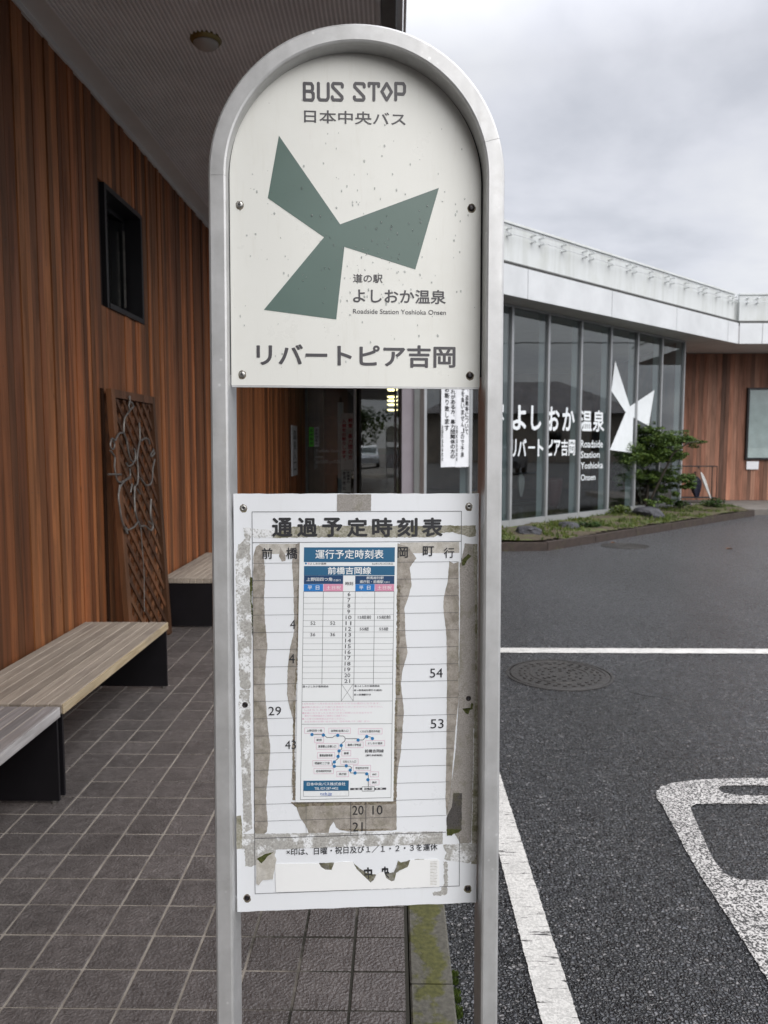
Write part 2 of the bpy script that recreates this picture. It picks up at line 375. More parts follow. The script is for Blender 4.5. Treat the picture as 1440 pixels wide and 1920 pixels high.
def stained_white():
    k = NM('stained_white_metal'); s = k.noise(1, 6, .7, k.map((5, 5, .5))); s2 = k.noise(2.0, 5, .65)
    c = k.mix(k.ramp(s, [(.45, 0.0), (.78, .5)]), (.60, .62, .62), (.32, .33, .29)); c = k.mix(k.ramp(s2, [(.5, 0.0), (.75, .35)]), c, (.42, .43, .37))
    return k.done(c, .5, 0, None, .4)
M_stain = stained_white()
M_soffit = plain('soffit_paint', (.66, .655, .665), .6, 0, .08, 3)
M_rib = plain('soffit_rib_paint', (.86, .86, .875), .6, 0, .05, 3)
M_soff2 = plain('soffit_board', (.72, .71, .70), .65, 0, .05, 2)
M_gut = plain('grey_gutter', (.12, .12, .115), .5, .3, .15, 8)
M_cement = plain('cement', (.16, .145, .13), .85, 0, .15, 5, .2)
M_pier = plain('mauve_grey_pier', (.34, .31, .345), .7, 0, .06, 3)
M_mull = plain('mullion_metal', (.42, .43, .44), .4, .5, .05, 3)
M_fin = plain('pale_fin', (.46, .52, .53), .5, 0, .05, 3)
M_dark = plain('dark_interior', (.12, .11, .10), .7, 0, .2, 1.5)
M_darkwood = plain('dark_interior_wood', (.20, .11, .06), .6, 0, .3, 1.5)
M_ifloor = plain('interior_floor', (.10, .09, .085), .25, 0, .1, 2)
M_dimwhite = plain('poster_white', (.74, .75, .78), .6, 0, .04)
M_lgreen = plain('green_sticker', (.12, .80, .05), .5, 0, .05)
M_pot = plain('oxblood_pot', (.10, .022, .025), .3, 0, .1, 5)
M_lwood = plain('pale_wood', (.45, .30, .17), .5, 0, .1, 8)
M_steel = plain('galvanised_tube', (.20, .185, .17), .45, .6, .2, 12)
M_kerbw = (lambda k: k.done(k.mix(k.ramp(k.noise(6, 6, .7), [(.58, 0.0), (.7, .8)]), k.ramp(k.noise(14, 5), [(.3, (.020, .013, .010)), (.7, (.052, .036, .029))]), (.07, .075, .025)), .75, 0, k.bump(k.noise(40, 4), .5, .01)))(NM('planter_edging'))
M_soil = (lambda k: k.done(k.mix(k.ramp(k.noise(3.5, 6, .7), [(.48, 0.0), (.6, 1.0)]), k.ramp(k.noise(40, 4), [(.3, (.035, .026, .015)), (.7, (.09, .068, .04))]), k.ramp(k.noise(60, 3), [(.3, (.045, .06, .012)), (.7, (.11, .135, .03))])), .9, 0, k.bump(k.noise(30, 5), .8, .03)))(NM('moss_and_soil'))
M_rock = (lambda k: k.done(k.ramp(k.noise(9, 6, .7), [(.3, (.012, .012, .015)), (.7, (.065, .065, .075))]), .65, 0, k.bump(k.noise(14, 6), .9, .04)))(NM('dark_rock'))
M_bark = plain('bark', (.045, .036, .026), .85, 0, .3, 30, .5)
def leaf_mat(name, a, b, c_):
    k = NM(name); r = k.noise(9, 3, .6); r2 = k.n('ShaderNodeTexWhiteNoise'); k.L(k.vor(26, 'F1', None, 'Color'), r2.inputs['Vector'])
    c = k.ramp(r, [(.32, a), (.5, b), (.68, c_)]); c = k.mix(k.math('MULTIPLY', r2.outputs[0], .5), c, a)
    k.done(c, .5, 0, None, .35)
    tr = k.n('ShaderNodeBsdfTranslucent'); k.L(c, tr.inputs[0]); mx = k.n('ShaderNodeMixShader'); mx.inputs[0].default_value = .22
    o = k.t.nodes['Material Output']; k.L(k.b.outputs[0], mx.inputs[1]); k.L(tr.outputs[0], mx.inputs[2]); k.L(mx.outputs[0], o.inputs[0]); return k.m
M_leaf = leaf_mat('maple_leaves', (.030, .058, .014), (.09, .15, .032), (.19, .25, .055))
M_leaf2 = leaf_mat('shrub_leaves', (.016, .035, .010), (.04, .08, .018), (.08, .13, .03))
M_grass = leaf_mat('short_grass', (.04, .065, .012), (.085, .12, .022), (.16, .17, .035))
M_leaf3 = leaf_mat('hedge_leaves', (.02, .04, .010), (.05, .09, .02), (.09, .13, .03))
def glass(name, tint=(.80, .86, .86), ior=1.75, base=0.0):
    m = bpy.data.materials.new(name); m.use_nodes = True; t = m.node_tree; t.nodes.clear()
    o = t.nodes.new('ShaderNodeOutputMaterial'); mx = t.nodes.new('ShaderNodeMixShader'); tr = t.nodes.new('ShaderNodeBsdfTransparent'); gl = t.nodes.new('ShaderNodeBsdfGlossy')
    lw = t.nodes.new('ShaderNodeLayerWeight'); pw = t.nodes.new('ShaderNodeMath'); pw.operation = 'POWER'; pw.inputs[1].default_value = 5.0; t.links.new(lw.outputs['Facing'], pw.inputs[0])
    lw.inputs[0].default_value = .5; f0 = ((ior - 1) / (ior + 1)) ** 2; fr = t.nodes.new('ShaderNodeMath'); fr.operation = 'MULTIPLY_ADD'; t.links.new(pw.outputs[0], fr.inputs[0]); fr.inputs[1].default_value = 1 - f0; fr.inputs[2].default_value = f0; tr.inputs[0].default_value = tint + (1,); gl.inputs['Roughness'].default_value = 0.004
    no = t.nodes.new('ShaderNodeTexNoise'); no.inputs['Scale'].default_value = 1.3; bp = t.nodes.new('ShaderNodeBump'); bp.inputs['Strength'].default_value = .012; bp.inputs['Distance'].default_value = .05
    ge = t.nodes.new('ShaderNodeNewGeometry'); t.links.new(ge.outputs['Position'], no.inputs['Vector']); t.links.new(no.outputs[0], bp.inputs['Height']); t.links.new(bp.outputs[0], gl.inputs['Normal'])
    t.links.new(fr.outputs[0], mx.inputs[0]); t.links.new(tr.outputs[0], mx.inputs[1]); t.links.new(gl.outputs[0], mx.inputs[2]); t.links.new(mx.outputs[0], o.inputs[0]); return m
M_glass = glass('window_glass', (.84, .88, .88), 1.95); M_glassd = glass('dark_window_glass', (.35, .38, .38), 1.5)
def emis(name, col, st):
    k = NM(name); k.done(col, .5); k.b.inputs['Emission Color'].default_value = col + (1,); k.b.inputs['Emission Strength'].default_value = st; return k.m
M_lamp = emis('warm_lamp', (1.0, .84, .42), 3.0)
M_opal = plain('opal_glass', (.42, .41, .39), .3, 0, .05); M_brass = plain('dull_brass', (.22, .17, .06), .4, .5, .15)
M_drop = glass('rain_water', (.90, .91, .91), 1.7)
M_screwd = plain('dark_screw', (.06, .05, .05), .35, .8, .2, 50); M_screw = plain('steel_screw', (.45, .44, .42), .3, .9, .2, 50)
M_carw = plain('silver_car_paint', (.55, .57, .60), .25, .3, .03); M_card = plain('dark_car_paint', (.03, .035, .05), .25, .2, .03); M_tyre = plain('tyre_rubber', (.02, .02, .02), .8)
M_navyc = plain('navy_umbrella_cloth', (.012, .014, .035), .6, 0, .2, 20); M_wcloth = plain('white_umbrella_cloth', (.62, .63, .62), .5, 0, .08, 20)
M_roofd = plain('dark_roof_tile', (.13, .12, .125), .6, 0, .2, 1); M_housew = plain('house_render', (.30, .26, .22), .8, 0, .1, 1)
M_redleaf = plain('fallen_leaf', (.30, .13, .05), .7, 0, .2)

# ------------------------------------------------------------------ text
_tc = {}
def glyphs(s, bold=0.0, spacing=1.0, res=2):
    key = (s, bold, spacing, res)
    if key not in _tc:
        c = bpy.data.curves.new('t', 'FONT'); c.body = s; c.resolution_u = res; c.offset = bold; c.space_character = spacing
        o = bpy.data.objects.new('t', c); COL.objects.link(o)
        me = bpy.data.meshes.new_from_object(o.evaluated_get(bpy.context.evaluated_depsgraph_get()))
        v = [x.co.copy() for x in me.vertices]; f = [tuple(p.vertices) for p in me.polygons]
        bpy.data.objects.remove(o); bpy.data.curves.remove(c); bpy.data.meshes.remove(me)
        _tc[key] = (v, f)
    return _tc[key]
def text_to(mb, s, fn, bold=0.0, spacing=1.0, res=2):
    """fn maps unit box (0..1, 0..1 with v up) to world; bold strokes are built from slightly shifted copies"""
    bold = max(0.0, bold) * .9
    v, f = glyphs(s, 0.0, spacing, res)
    if not v: return
    x0 = min(p.x for p in v) - bold; x1 = max(p.x for p in v) + bold; y0 = min(p.y for p in v) - bold; y1 = max(p.y for p in v) + bold
    o = fn(0, 0); n = (fn(1, 0) - o).cross(fn(0, 1) - o).normalized()
    if n.dot(CAM - o) < 0: n = -n
    n = n * (8e-6 * max(1.0, (CAM - o).length * 2))
    for k in range(9 if bold > 0 else 1):
        dx, dy = (bold * math.cos(k * PI / 4), bold * math.sin(k * PI / 4)) if 0 < k else (0, 0)
        mb.add([fn((p.x + dx - x0) / max(1e-6, x1 - x0), (p.y + dy - y0) / max(1e-6, y1 - y0)) + n * k for p in v], f)
def boxfn(pl, x0, y0, x1, y1, off):
    a = pl.uv(x0, y0); b = pl.uv(x1, y1)
    return lambda s, t: pl.pt(a[0] + (b[0] - a[0]) * s, b[1] + (a[1] - b[1]) * t, off)
def vtext(mb, s, fnbox, bold=.01):
    """vertical column of characters inside unit box"""
    n = len(s)
    for i, ch in enumerate(s):
        if ch in '　 ': continue
        small = ch in '、。・'
        def fn(a, b, i=i, small=small, ch=ch):
            if ch == '・': a = .4 + .2 * a; b = .4 + .2 * b
            elif small: a = .6 + .3 * a; b = .6 + .3 * b
            elif ch in 'しくり一': a = .15 + .7 * a
            return fnbox(a, 1 - (i + 1 - .06 - .88 * b) / n)
        text_to(mb, ch, fn, bold)
def ragged(pts, amp=1.0, step=5.0, seed=0):
    rnd = random.Random(seed); o = []
    for i in range(len(pts)):
        a = pts[i]; b = pts[(i + 1) % len(pts)]; L = math.dist(a[:2], b[:2]); n = max(1, int(L / step))
        for k in range(n):
            t = k / n; j = amp if k else amp * .3
            o.append((a[0] + (b[0] - a[0]) * t + rnd.uniform(-j, j), a[1] + (b[1] - a[1]) * t + rnd.uniform(-j, j)))
    return o
def pxpoly(mb, pl, pts, off, amp=0.0, step=5.0, seed=0, thick=0.0):
    if amp: pts = ragged(pts, amp, step, seed)
    P = [pl.px(x, y, off) for x, y in pts]
    if thick: mb.slab(P, pl.n, thick)
    else: mb.add(P, [tuple(range(len(P)))])

# ================================================================== GROUND
AZ = -0.03
KX0, KX1 = .045, .165
b = MB(); b.add([(KX1 - .02, -300, AZ), (400, -300, AZ), (400, 500, AZ), (KX1 - .02, 500, AZ)], [(0, 1, 2, 3)])
b.make('asphalt', M_asph, kind='structure')
b = MB(); b.add([(-400, -300, AZ - .05), (KX1 - .02, -300, AZ - .05), (KX1 - .02, 500, AZ - .05), (-400, 500, AZ - .05)], [(0, 1, 2, 3)]); b.make('ground', M_cement, kind='structure')
T = .1546; TE = .035
y_first = 1.5 * (F * math.cos(PITCH) - 741 * math.sin(PITCH)) / (F * math.sin(PITCH) + 741 * math.cos(PITCH))   # a row joint seen in the photo
ROW0 = y_first - 3 * T - .0
paving = mk('tile_paving', [(-1.93, -6, -.0028), (TE + .006, -6, -.0028), (TE + .006, 16.8, -.0028), (-1.93, 16.8, -.0028), (-1.93, -6, -.05), (TE + .006, -6, -.05), (TE + .006, 16.8, -.05), (-1.93, 16.8, -.05)],
            [(0, 1, 2, 3), (0, 4, 5, 1), (1, 5, 6, 2)], M_grout, kind='structure')
g = .0080
tm = unit_mesh('tile', M_tile, .0016, (T - g, T - g, .02), (.5, .5, 1))
NC = 13; rest = MB(); rnd = random.Random(3)
rows = int((16.8 - ROW0) / T)
for j in range(-int((ROW0 + 6) / T), rows):
    yc = ROW0 + (j + .5) * T
    for i in range(NC):
        xc = TE - (i + .5) * T
        if xc < -1.93: xc = -1.93 + T / 4
        dz = rnd.uniform(-.0012, .0012)
        if 0 <= j < 23: inst('tile', tm, paving, (xc, yc, dz), rot=(rnd.uniform(-.003, .003), rnd.uniform(-.003, .003), 0))
        elif yc > -1.0:
            w = (T - g) / 2; rest.box(xc - w, xc + w, yc - w, yc + w, -.02, dz)
rest.make('tile_field', M_tile, paving, kind='stuff')
# kerb stones
kerb = thing('kerb', 'mossy concrete kerb between the brown tiles and the asphalt', 'kerb', (.105, 0, 0))
yk = y_first - .25
yk = hitZ(800, 1842, 0).y
k0 = yk - 6 * .6
for q in range(34):
    y0 = k0 + q * .6
    b = MB(); b.box(KX0, KX1, y0 + .003, y0 + .597, -.18, -.001 + rnd.uniform(-.001, .001), bev=.005)
    b.make('kerb_stone', M_kerb, kerb)
# painted lines
def sheet(name, poly, z, m): return mk(name, [(p[0], p[1], z) for p in poly], [tuple(range(len(poly)))], m, kind='structure')
zl = AZ + .004
xl0 = hitZ(1017, 1920, zl).x; xl1 = hitZ(1087.6, 1920, zl).x
yh0 = hitZ(1200, 1224.5, zl).y; yh1 = hitZ(1200, 1215.5, zl).y
def wob(a, b, n, amp, sd):
    r = random.Random(sd); return [(a[0] + (b[0] - a[0]) * i / n + r.uniform(-amp, amp), a[1] + (b[1] - a[1]) * i / n + r.uniform(-amp, amp)) for i in range(n)]
L = wob((xl0, .6), (xl1, .6), 2, 0, 1) + wob((xl1, .6), (xl1, yh0), 500, .0016, 2) + wob((xl1, yh0), (9, yh0 + .0), 200, .002, 3) + wob((9, yh0), (9, yh1), 2, 0, 4) + wob((9, yh1), (xl0, yh1), 200, .002, 5) + wob((xl0, yh1), (xl0, .6), 500, .0016, 6)
sheet('parking_line', L, zl, M_paint)
def gp(x, y): p = hitZ(x, y, zl + .004); return (p.x, p.y)
# painted ground symbol at the right (rounded head bar with a slot, slanting limb widening downwards)
outer = [gp(1440, 1457), gp(1380, 1457.5), gp(1340, 1458.5), gp(1300, 1461), gp(1262, 1466), gp(1240, 1473), gp(1229, 1483), gp(1233, 1497), gp(1244, 1512), gp(1262, 1545), gp(1285, 1590), gp(1308, 1630), gp(1325, 1657), gp(1350, 1695), gp(1380, 1740), gp(1410, 1788), gp(1440, 1836), gp(1470, 1884)]
right_out = [(outer[-1][0] + .10, outer[-1][1] - .05), (2.35, outer[-1][1] - .05), (2.35, outer[0][1])]
slot = [gp(1360, 1470.5), gp(1350, 1473), gp(1347, 1478), gp(1354, 1484), gp(1375, 1488), gp(1410, 1489.5), gp(1450, 1490)]
sl_r = [(2.2, slot[-1][1]), (2.2, slot[0][1])]
inn = [gp(1440, 1505.5), gp(1380, 1505), gp(1330, 1504.5), gp(1305, 1505.5), gp(1294, 1511), gp(1299, 1524), gp(1313, 1556), gp(1328, 1590), gp(1343, 1618), gp(1360, 1636), gp(1385, 1646), gp(1412, 1648), gp(1450, 1648)]
in_r = [(2.15, inn[-1][1]), (2.15, inn[0][1])]
def bridge_poly():
    bm = bmesh.new(); es = []
    for loop in (outer + right_out, slot + sl_r, inn + in_r):
        dense = []
        for i in range(len(loop)):
            p = Vector(loop[i]); q = Vector(loop[(i + 1) % len(loop)]); n = max(1, int((q - p).length / .02))
            for k in range(n): w = p.lerp(q, k / n); dense.append((w.x + rnd.uniform(-.002, .002), w.y + rnd.uniform(-.002, .002)))
        vs = [bm.verts.new((x, y, zl + .0)) for x, y in dense]
        for i in range(len(vs)): es.append(bm.edges.new((vs[i], vs[(i + 1) % len(vs)])))
    bmesh.ops.triangle_fill(bm, edges=es, use_beauty=True)
    me = bpy.data.meshes.new('painted_symbol'); bm.to_mesh(me); bm.free(); me.materials.append(M_paint2)
    o = bpy.data.objects.new('painted_symbol', me); COL.objects.link(o); o['kind'] = 'structure'
bridge_poly()
# manholes
def manhole(c, label, txt):
    t = thing('manhole_cover', label, 'manhole cover', (c.x, c.y, AZ), group='manhole covers in the car park')
    M = Matrix.Translation((c.x, c.y, AZ))
    b = MB(); b.lathe([(.352, -.03), (.352, .005), (.335, .006), (.335, -.01)], M, 48); b.make('cover_ring', M_iron, t)
    b = MB(); b.lathe([(.328, -.03), (.328, .004), (.322, .007), (.30, .007), (.298, .004), (.20, .004), (.198, .007), (.19, .007), (.188, .004), (.0, .004)], M, 48); b.make('lid', M_iron, t)
    if txt:
        b = MB()
        for r_, n_ in ((.23, 22), (.265, 28), (.15, 14), (.115, 10), (.07, 7)):
            for k in range(n_):
                a = 2 * PI * k / n_ + r_ * 9
                b.box(-.012, .012, -.006, .006, .003, .0085, M @ Matrix.Rotation(a, 4, 'Z') @ Matrix.Translation((0, r_, 0)))
        b.make('raised_studs', M_iron, t, kind='stuff')
manhole(hitZ(1049, 1265, AZ), 'large cast iron manhole cover just beyond the painted bay line', True)
manhole(hitZ(1172, 1024, AZ), 'dark manhole cover lying beside the kerb of the planting bed', False)
# crack by the manhole
crk = [gp(x, y) for x, y in ((1148, 1274), (1163, 1278), (1176, 1286), (1180, 1295), (1195, 1299), (1215, 1303), (1240, 1306), (1258, 1311))]
v = []; f = []
for i, p in enumerate(crk):
    w = .012 * (1 - abs(i / 7 - .45)); v += [(p[0], p[1] - w, AZ + .002), (p[0], p[1] + w * rnd.uniform(.4, 1), AZ + .002)]
for i in range(len(crk) - 1): f.append((2 * i, 2 * i + 2, 2 * i + 3, 2 * i + 1))
mk('asphalt_crack', v, f, plain('crack_black', (.012, .012, .013), .8), kind='structure')
for (px, py, s_, lab) in ((1368, 1029, .06, 'small curled orange leaf lying on the wet asphalt'), (1150, 1017.5, .045, 'pale brown leaf lying on the manhole by the planter')):
    c = hitZ(px, py, AZ + .01); b = MB()
    pts = [Vector((c.x + s_ * x, c.y + s_ * y, AZ + .004 + s_ * z)) for x, y, z in ((-1, 0, .1), (-.5, .35, .35), (.2, .4, .3), (1, .05, .05), (.3, -.35, .3), (-.5, -.3, .4), (0, 0, .05))]
    b.add(pts, [(0, 6, 1), (1, 6, 2), (2, 6, 3), (3, 6, 4), (4, 6, 5), (5, 6, 0)]); tag(b.make('fallen_leaf', M_redleaf), lab, 'leaf')
# little moss tufts at the kerb foot
def tuft(b, c, r, n, h, rr):
    for _ in range(n):
        a = rr.uniform(0, 2 * PI); d = r * math.sqrt(rr.random()); x = c[0] + d * math.cos(a); y = c[1] + d * math.sin(a); hh = h * rr.uniform(.4, 1); w = h * .18; th = rr.uniform(0, PI)
        dx, dy = w * math.cos(th), w * math.sin(th); lx, ly = rr.uniform(-.4, .4) * hh, rr.uniform(-.4, .4) * hh
        b.add([(x - dx, y - dy, c[2]), (x + dx, y + dy, c[2]), (x + lx, y + ly, c[2] + hh)], [(0, 1, 2)])
b = MB()
for (px, py) in ((857, 1842), (858, 1862), (859, 1893), (856, 1905), (857, 1828), (861, 1875)):
    c = hitZ(px, py, AZ); tuft(b, (KX1 + .008, c.y, AZ), .013, 130, .012, rnd)
b.make('moss_tufts', M_grass, kind='stuff')

# ================================================================== LEFT TIMBER WALL
WX = -1.93; SOF = 3.77
def plank_wall(name, label, mat_, x_or_y, a0, a1, z0, z1, along, wmin, wmax, seed, holes=(), face=1):
    t = thing(name, label, 'wall', ((x_or_y, (a0 + a1) / 2, z0) if along == 'y' else ((a0 + a1) / 2, x_or_y, z0)))
    Mi = LOC[t.name].inverted(); r = random.Random(seed)
    me = unit_mesh('board', mat_, .0, (1, 1, 1), (.5, .5, 0))
    bv = MB(); bv.box(-.5, .5, -.5, .5, 0, 1)
    a = a0
    while a < a1:
        w = min(r.uniform(wmin, wmax), a1 - a + .001); th = r.choice((.020, .022, .024, .029)); segs = [(z0, z1)]
        for (h0, h1, hz0, hz1) in holes:
            if a + w > h0 and a < h1: segs = [(z0, hz0), (hz1, z1)]
        for (s0, s1) in segs:
            ww = w - .003
            if along == 'y': p = Mi @ Vector((x_or_y + th / 2 - .03, a + w / 2, s0)); sc = (th, ww, s1 - s0)
            else: p = Mi @ Vector((a + w / 2, x_or_y - th / 2 + .03, s0)); sc = (ww, th, s1 - s0)
            inst('board', me, t, p, sc)
        a += w
    return t
wy0, wy1 = 5.262, 6.03; wz0, wz1 = 2.42, 3.235
lw = plank_wall('timber_wall', 'tall wall of reddish brown vertical cedar boards behind the benches', M_wall, WX, 1.5, 16.8, .0, SOF, 'y', .045, .098, 11, [(wy0, wy1, wz0, wz1)])
b = MB(); b.box(WX - .25, WX - .03, -6, wy0, 0, SOF); b.box(WX - .25, WX - .03, wy1, 16.8, 0, SOF); b.box(WX - .25, WX - .03, wy0, wy1, 0, wz0); b.box(WX - .25, WX - .03, wy0, wy1, wz1, SOF)
b.make('backing', plain('wall_backing', (.02, .01, .007), .8), lw)
# dark gap strip beside the lattice
b = MB(); b.box(WX - .029, WX + .012, 5.085, 5.118, 0, 1.87); b.make('batten', plain('dark_batten', (.03, .014, .008), .9, 0, .1, 6, 0, .1), lw)
# window in the wall
wd = thing('window', 'black framed window high in the timber wall', 'window', (WX, (wy0 + wy1) / 2, wz0))
b = MB(); fr = .035
b.box(WX - .22, WX + .004, wy0, wy0 + fr, wz0, wz1); b.box(WX - .22, WX + .004, wy1 - fr, wy1, wz0, wz1); b.box(WX - .22, WX + .004, wy0 + fr, wy1 - fr, wz1 - fr, wz1); b.box(WX - .22, WX + .010, wy0 + fr, wy1 - fr, wz0, wz0 + fr)
b.make('frame', M_black, wd)
b = MB(); s_ = .03; sR = .03; ya, yb, za, zb = wy0 + fr, wy1 - fr, wz0 + fr, wz1 - fr
b.box(WX - .15, WX - .12, ya, ya + s_, za, zb); b.box(WX - .15, WX - .12, yb - sR, yb, za, zb); b.box(WX - .15, WX - .12, ya + s_, yb - sR, za, za + s_); b.box(WX - .15, WX - .12, ya + s_, yb - sR, zb - s_, zb)
b.make('sash', M_black, wd)
b = MB(); b.box(WX - .138, WX - .132, ya + s_, yb - sR, za + s_, zb - s_); b.make('pane', M_glass, wd)
b = MB(); b.box(WX - .118, WX - .105, yb - sR - .02, yb - sR - .012, za + .08, zb - .1); b.make('stay', M_steel, wd)
b = MB(); b.box(WX - .9, WX - .3, ya - .3, yb + .3, za - .4, zb + .4); b.make('pane_backdrop', plain('reflection_grey', (.5, .5, .5), .8), wd)  # backdrop whose pale grey stands in for the reflection in the pane
b = MB(); rn = random.Random(31)
for o_ in [o for o in lw.children if o.name.startswith('board')]:
    Mi_ = LOC[lw.name]; c_ = Mi_ @ o_.location
    if c_.y > 8.2: continue
    for z in (.62, 1.25, 1.88, 2.5, 3.1):
        if c_.z + .02 < z < c_.z + o_.scale.z - .02:
            x = WX - .03 + o_.scale.x; y = c_.y + rn.uniform(-.006, .006); zz = z + rn.uniform(-.02, .02); r_ = .0035
            b.add([(x + .0006, y + r_ * math.cos(t * PI / 3), zz + r_ * math.sin(t * PI / 3)) for t in range(6)], [tuple(range(6))])
b.make('nail_heads', M_screwd, lw, kind='stuff')
# ---- lattice
lat = thing('lattice_panel', 'tall wooden diagonal lattice panel leaning on the timber wall', 'trellis', (-1.84, 5.65, 0))
zt = 1.87
def LP(y, z, o=0.0): # y along the wall, z up, leaning out from the wall at the foot
    k = 1 - z / zt; return Vector((-1.905 + .09 * k + o, y, z))
ly0, ly1 = 5.12, 6.06; fwid = .07
def lbox(b, y0, y1, z0, z1, o0, o1):
    P = [LP(y, z, o) for o in (o0, o1) for (y, z) in ((y0, z0), (y1, z0), (y1, z1), (y0, z1))]
    b.add(P, [(0, 3, 2, 1), (4, 5, 6, 7), (0, 1, 5, 4), (1, 2, 6, 5), (2, 3, 7, 6), (3, 0, 4, 7)])
for (a, c, d, e_) in ((ly0, ly0 + fwid, 0, zt), (ly1 - fwid, ly1, 0, zt), (ly0 + fwid, ly1 - fwid, zt - .055, zt), (ly0 + fwid, ly1 - fwid, .02, .075)):
    b = MB(); lbox(b, a, c, d, e_, 0, .036); b.make('frame_rail', M_lat, lat)
iy0, iy1, iz0, iz1 = ly0 + fwid, ly1 - fwid, .075, zt - .055
def clipseg(c, sgn):
    # line z = sgn*(y) *1.0 + c within the rectangle
    pts = []
    for y in (iy0, iy1):
        z = sgn * (y - iy0) + c
        if iz0 <= z <= iz1: pts.append((y, z))
    for z in (iz0, iz1):
        y = (z - c) / sgn + iy0
        if iy0 < y < iy1: pts.append((y, z))
    return sorted(set(pts))[:2] if len(pts) >= 2 else None
sw = .018; H_ = iz1 - iz0; W_ = iy1 - iy0
for layer, sgn in ((0, 1), (1, -1)):
    c = iz0 - W_ - .2 if sgn > 0 else iz0
    while c < iz1 + W_:
        sgm = clipseg(c, sgn)
        if sgm and len(sgm) == 2 and math.dist(sgm[0], sgm[1]) > .05:
            (ya_, za_), (yb_, zb_) = sgm; d = Vector((yb_ - ya_, zb_ - za_)).normalized(); n_ = Vector((-d.y, d.x)) * sw
            o0, o1 = (.004, .012) if layer == 0 else (.0125, .021); Q = [(ya_ - n_.x, za_ - n_.y), (yb_ - n_.x, zb_ - n_.y), (yb_ + n_.x, zb_ + n_.y), (ya_ + n_.x, za_ + n_.y)]
            P = [LP(y, z, o) for o in (o0, o1) for (y, z) in Q]
            b = MB(); b.add(P, [(0, 3, 2, 1), (4, 5, 6, 7), (0, 1, 5, 4), (1, 2, 6, 5), (2, 3, 7, 6), (3, 0, 4, 7)]); b.make('lattice_slat', M_lat, lat)
        c += .138
# ---- bent metal ornament hung on it
art = thing('wire_ornament', 'bent grey metal tube figure hung on the lattice panel', 'ornament', (-1.8, 5.7, .7))
def A(px, py, o=.05):
    d = ray(px, py); x = -1.80; 
    for _ in range(6):
        p = CAM + d * (x / d.x); x = -1.905 + .09 * (1 - p.z / zt) + o
    return CAM + d * (x / d.x)
def crop8(x, y): return (190 + x / 8.35, 730 + y / 8.35)
def smooth(pts, n=4):
    o = []
    for i in range(len(pts) - 1):
        p0 = Vector(pts[max(0, i - 1)]); p1 = Vector(pts[i]); p2 = Vector(pts[i + 1]); p3 = Vector(pts[min(len(pts) - 1, i + 2)])
        for k in range(n):
            t = k / n; o.append(.5 * ((2 * p1) + (p2 - p0) * t + (2 * p0 - 5 * p1 + 4 * p2 - p3) * t * t + (3 * p1 - p0 - 3 * p2 + p3) * t ** 3))
    o.append(Vector(pts[-1])); return o
strokes8 = [[(440, 100), (450, 190), (480, 215), (500, 270), (470, 300), (440, 340), (400, 390), (360, 470), (350, 600), (352, 680)],
    [(440, 190), (430, 260), (445, 340)], [(352, 680), (280, 690), (240, 750), (215, 800), (165, 770), (140, 850), (150, 920), (190, 930), (205, 860), (180, 810)],
    [(140, 960), (180, 1010), (210, 1070), (205, 1200), (225, 1340), (260, 1440), (320, 1450), (400, 1400), (450, 1350), (440, 1240)],
    [(110, 1330), (310, 1332)], [(350, 690), (390, 780), (410, 900), (440, 1040), (480, 1130), (530, 1110), (525, 960), (500, 930)],
    [(590, 520), (600, 640), (600, 800), (570, 960), (560, 1080), (570, 1180), (575, 1380), (555, 1490), (520, 1510)],
    [(620, 810), (680, 765), (740, 790), (760, 860)], [(390, 1150), (420, 1205), (480, 1180), (520, 1110)], [(810, 930), (830, 1000), (790, 1050), (770, 1030), (810, 960)],
    [(835, 1100), (805, 1230), (800, 1370), (770, 1480), (700, 1500), (640, 1430), (600, 1380)], [(460, 1380), (360, 1440), (300, 1520), (270, 1650), (280, 1800), (300, 1920)],
    [(520, 1520), (520, 1700), (525, 1920)], [(480, 1480), (455, 1620)], [(780, 1730), (770, 1920)], [(560, 1560), (610, 1640)]]
S2 = [[(185, 790), (175, 880), (185, 960), (200, 1060), (225, 1120), (250, 1140), (300, 1115), (330, 1075), (345, 1110), (385, 1110), (430, 1145), (445, 1110), (410, 1075)],
      [(305, 800), (300, 900), (310, 1010), (330, 1080)], [(430, 900), (425, 980), (430, 1050), (445, 1100), (430, 1150)], [(225, 1130), (245, 1170), (235, 1120)], [(350, 1120), (362, 1300), (375, 1500), (378, 1780)]]
for st in strokes8:
    b = MB(); b.tube([A(*p) for p in smooth([crop8(*q) for q in st])], .0065, 8); b.make('bent_tube', M_steel, art)
for i, st in enumerate(S2):
    b = MB(); b.tube([A(180 + p.x / 4.17, 720 + p.y / 4.17) for p in smooth(st)], .0068 if i < 4 else .003, 8); b.make('bent_tube', M_steel, art)

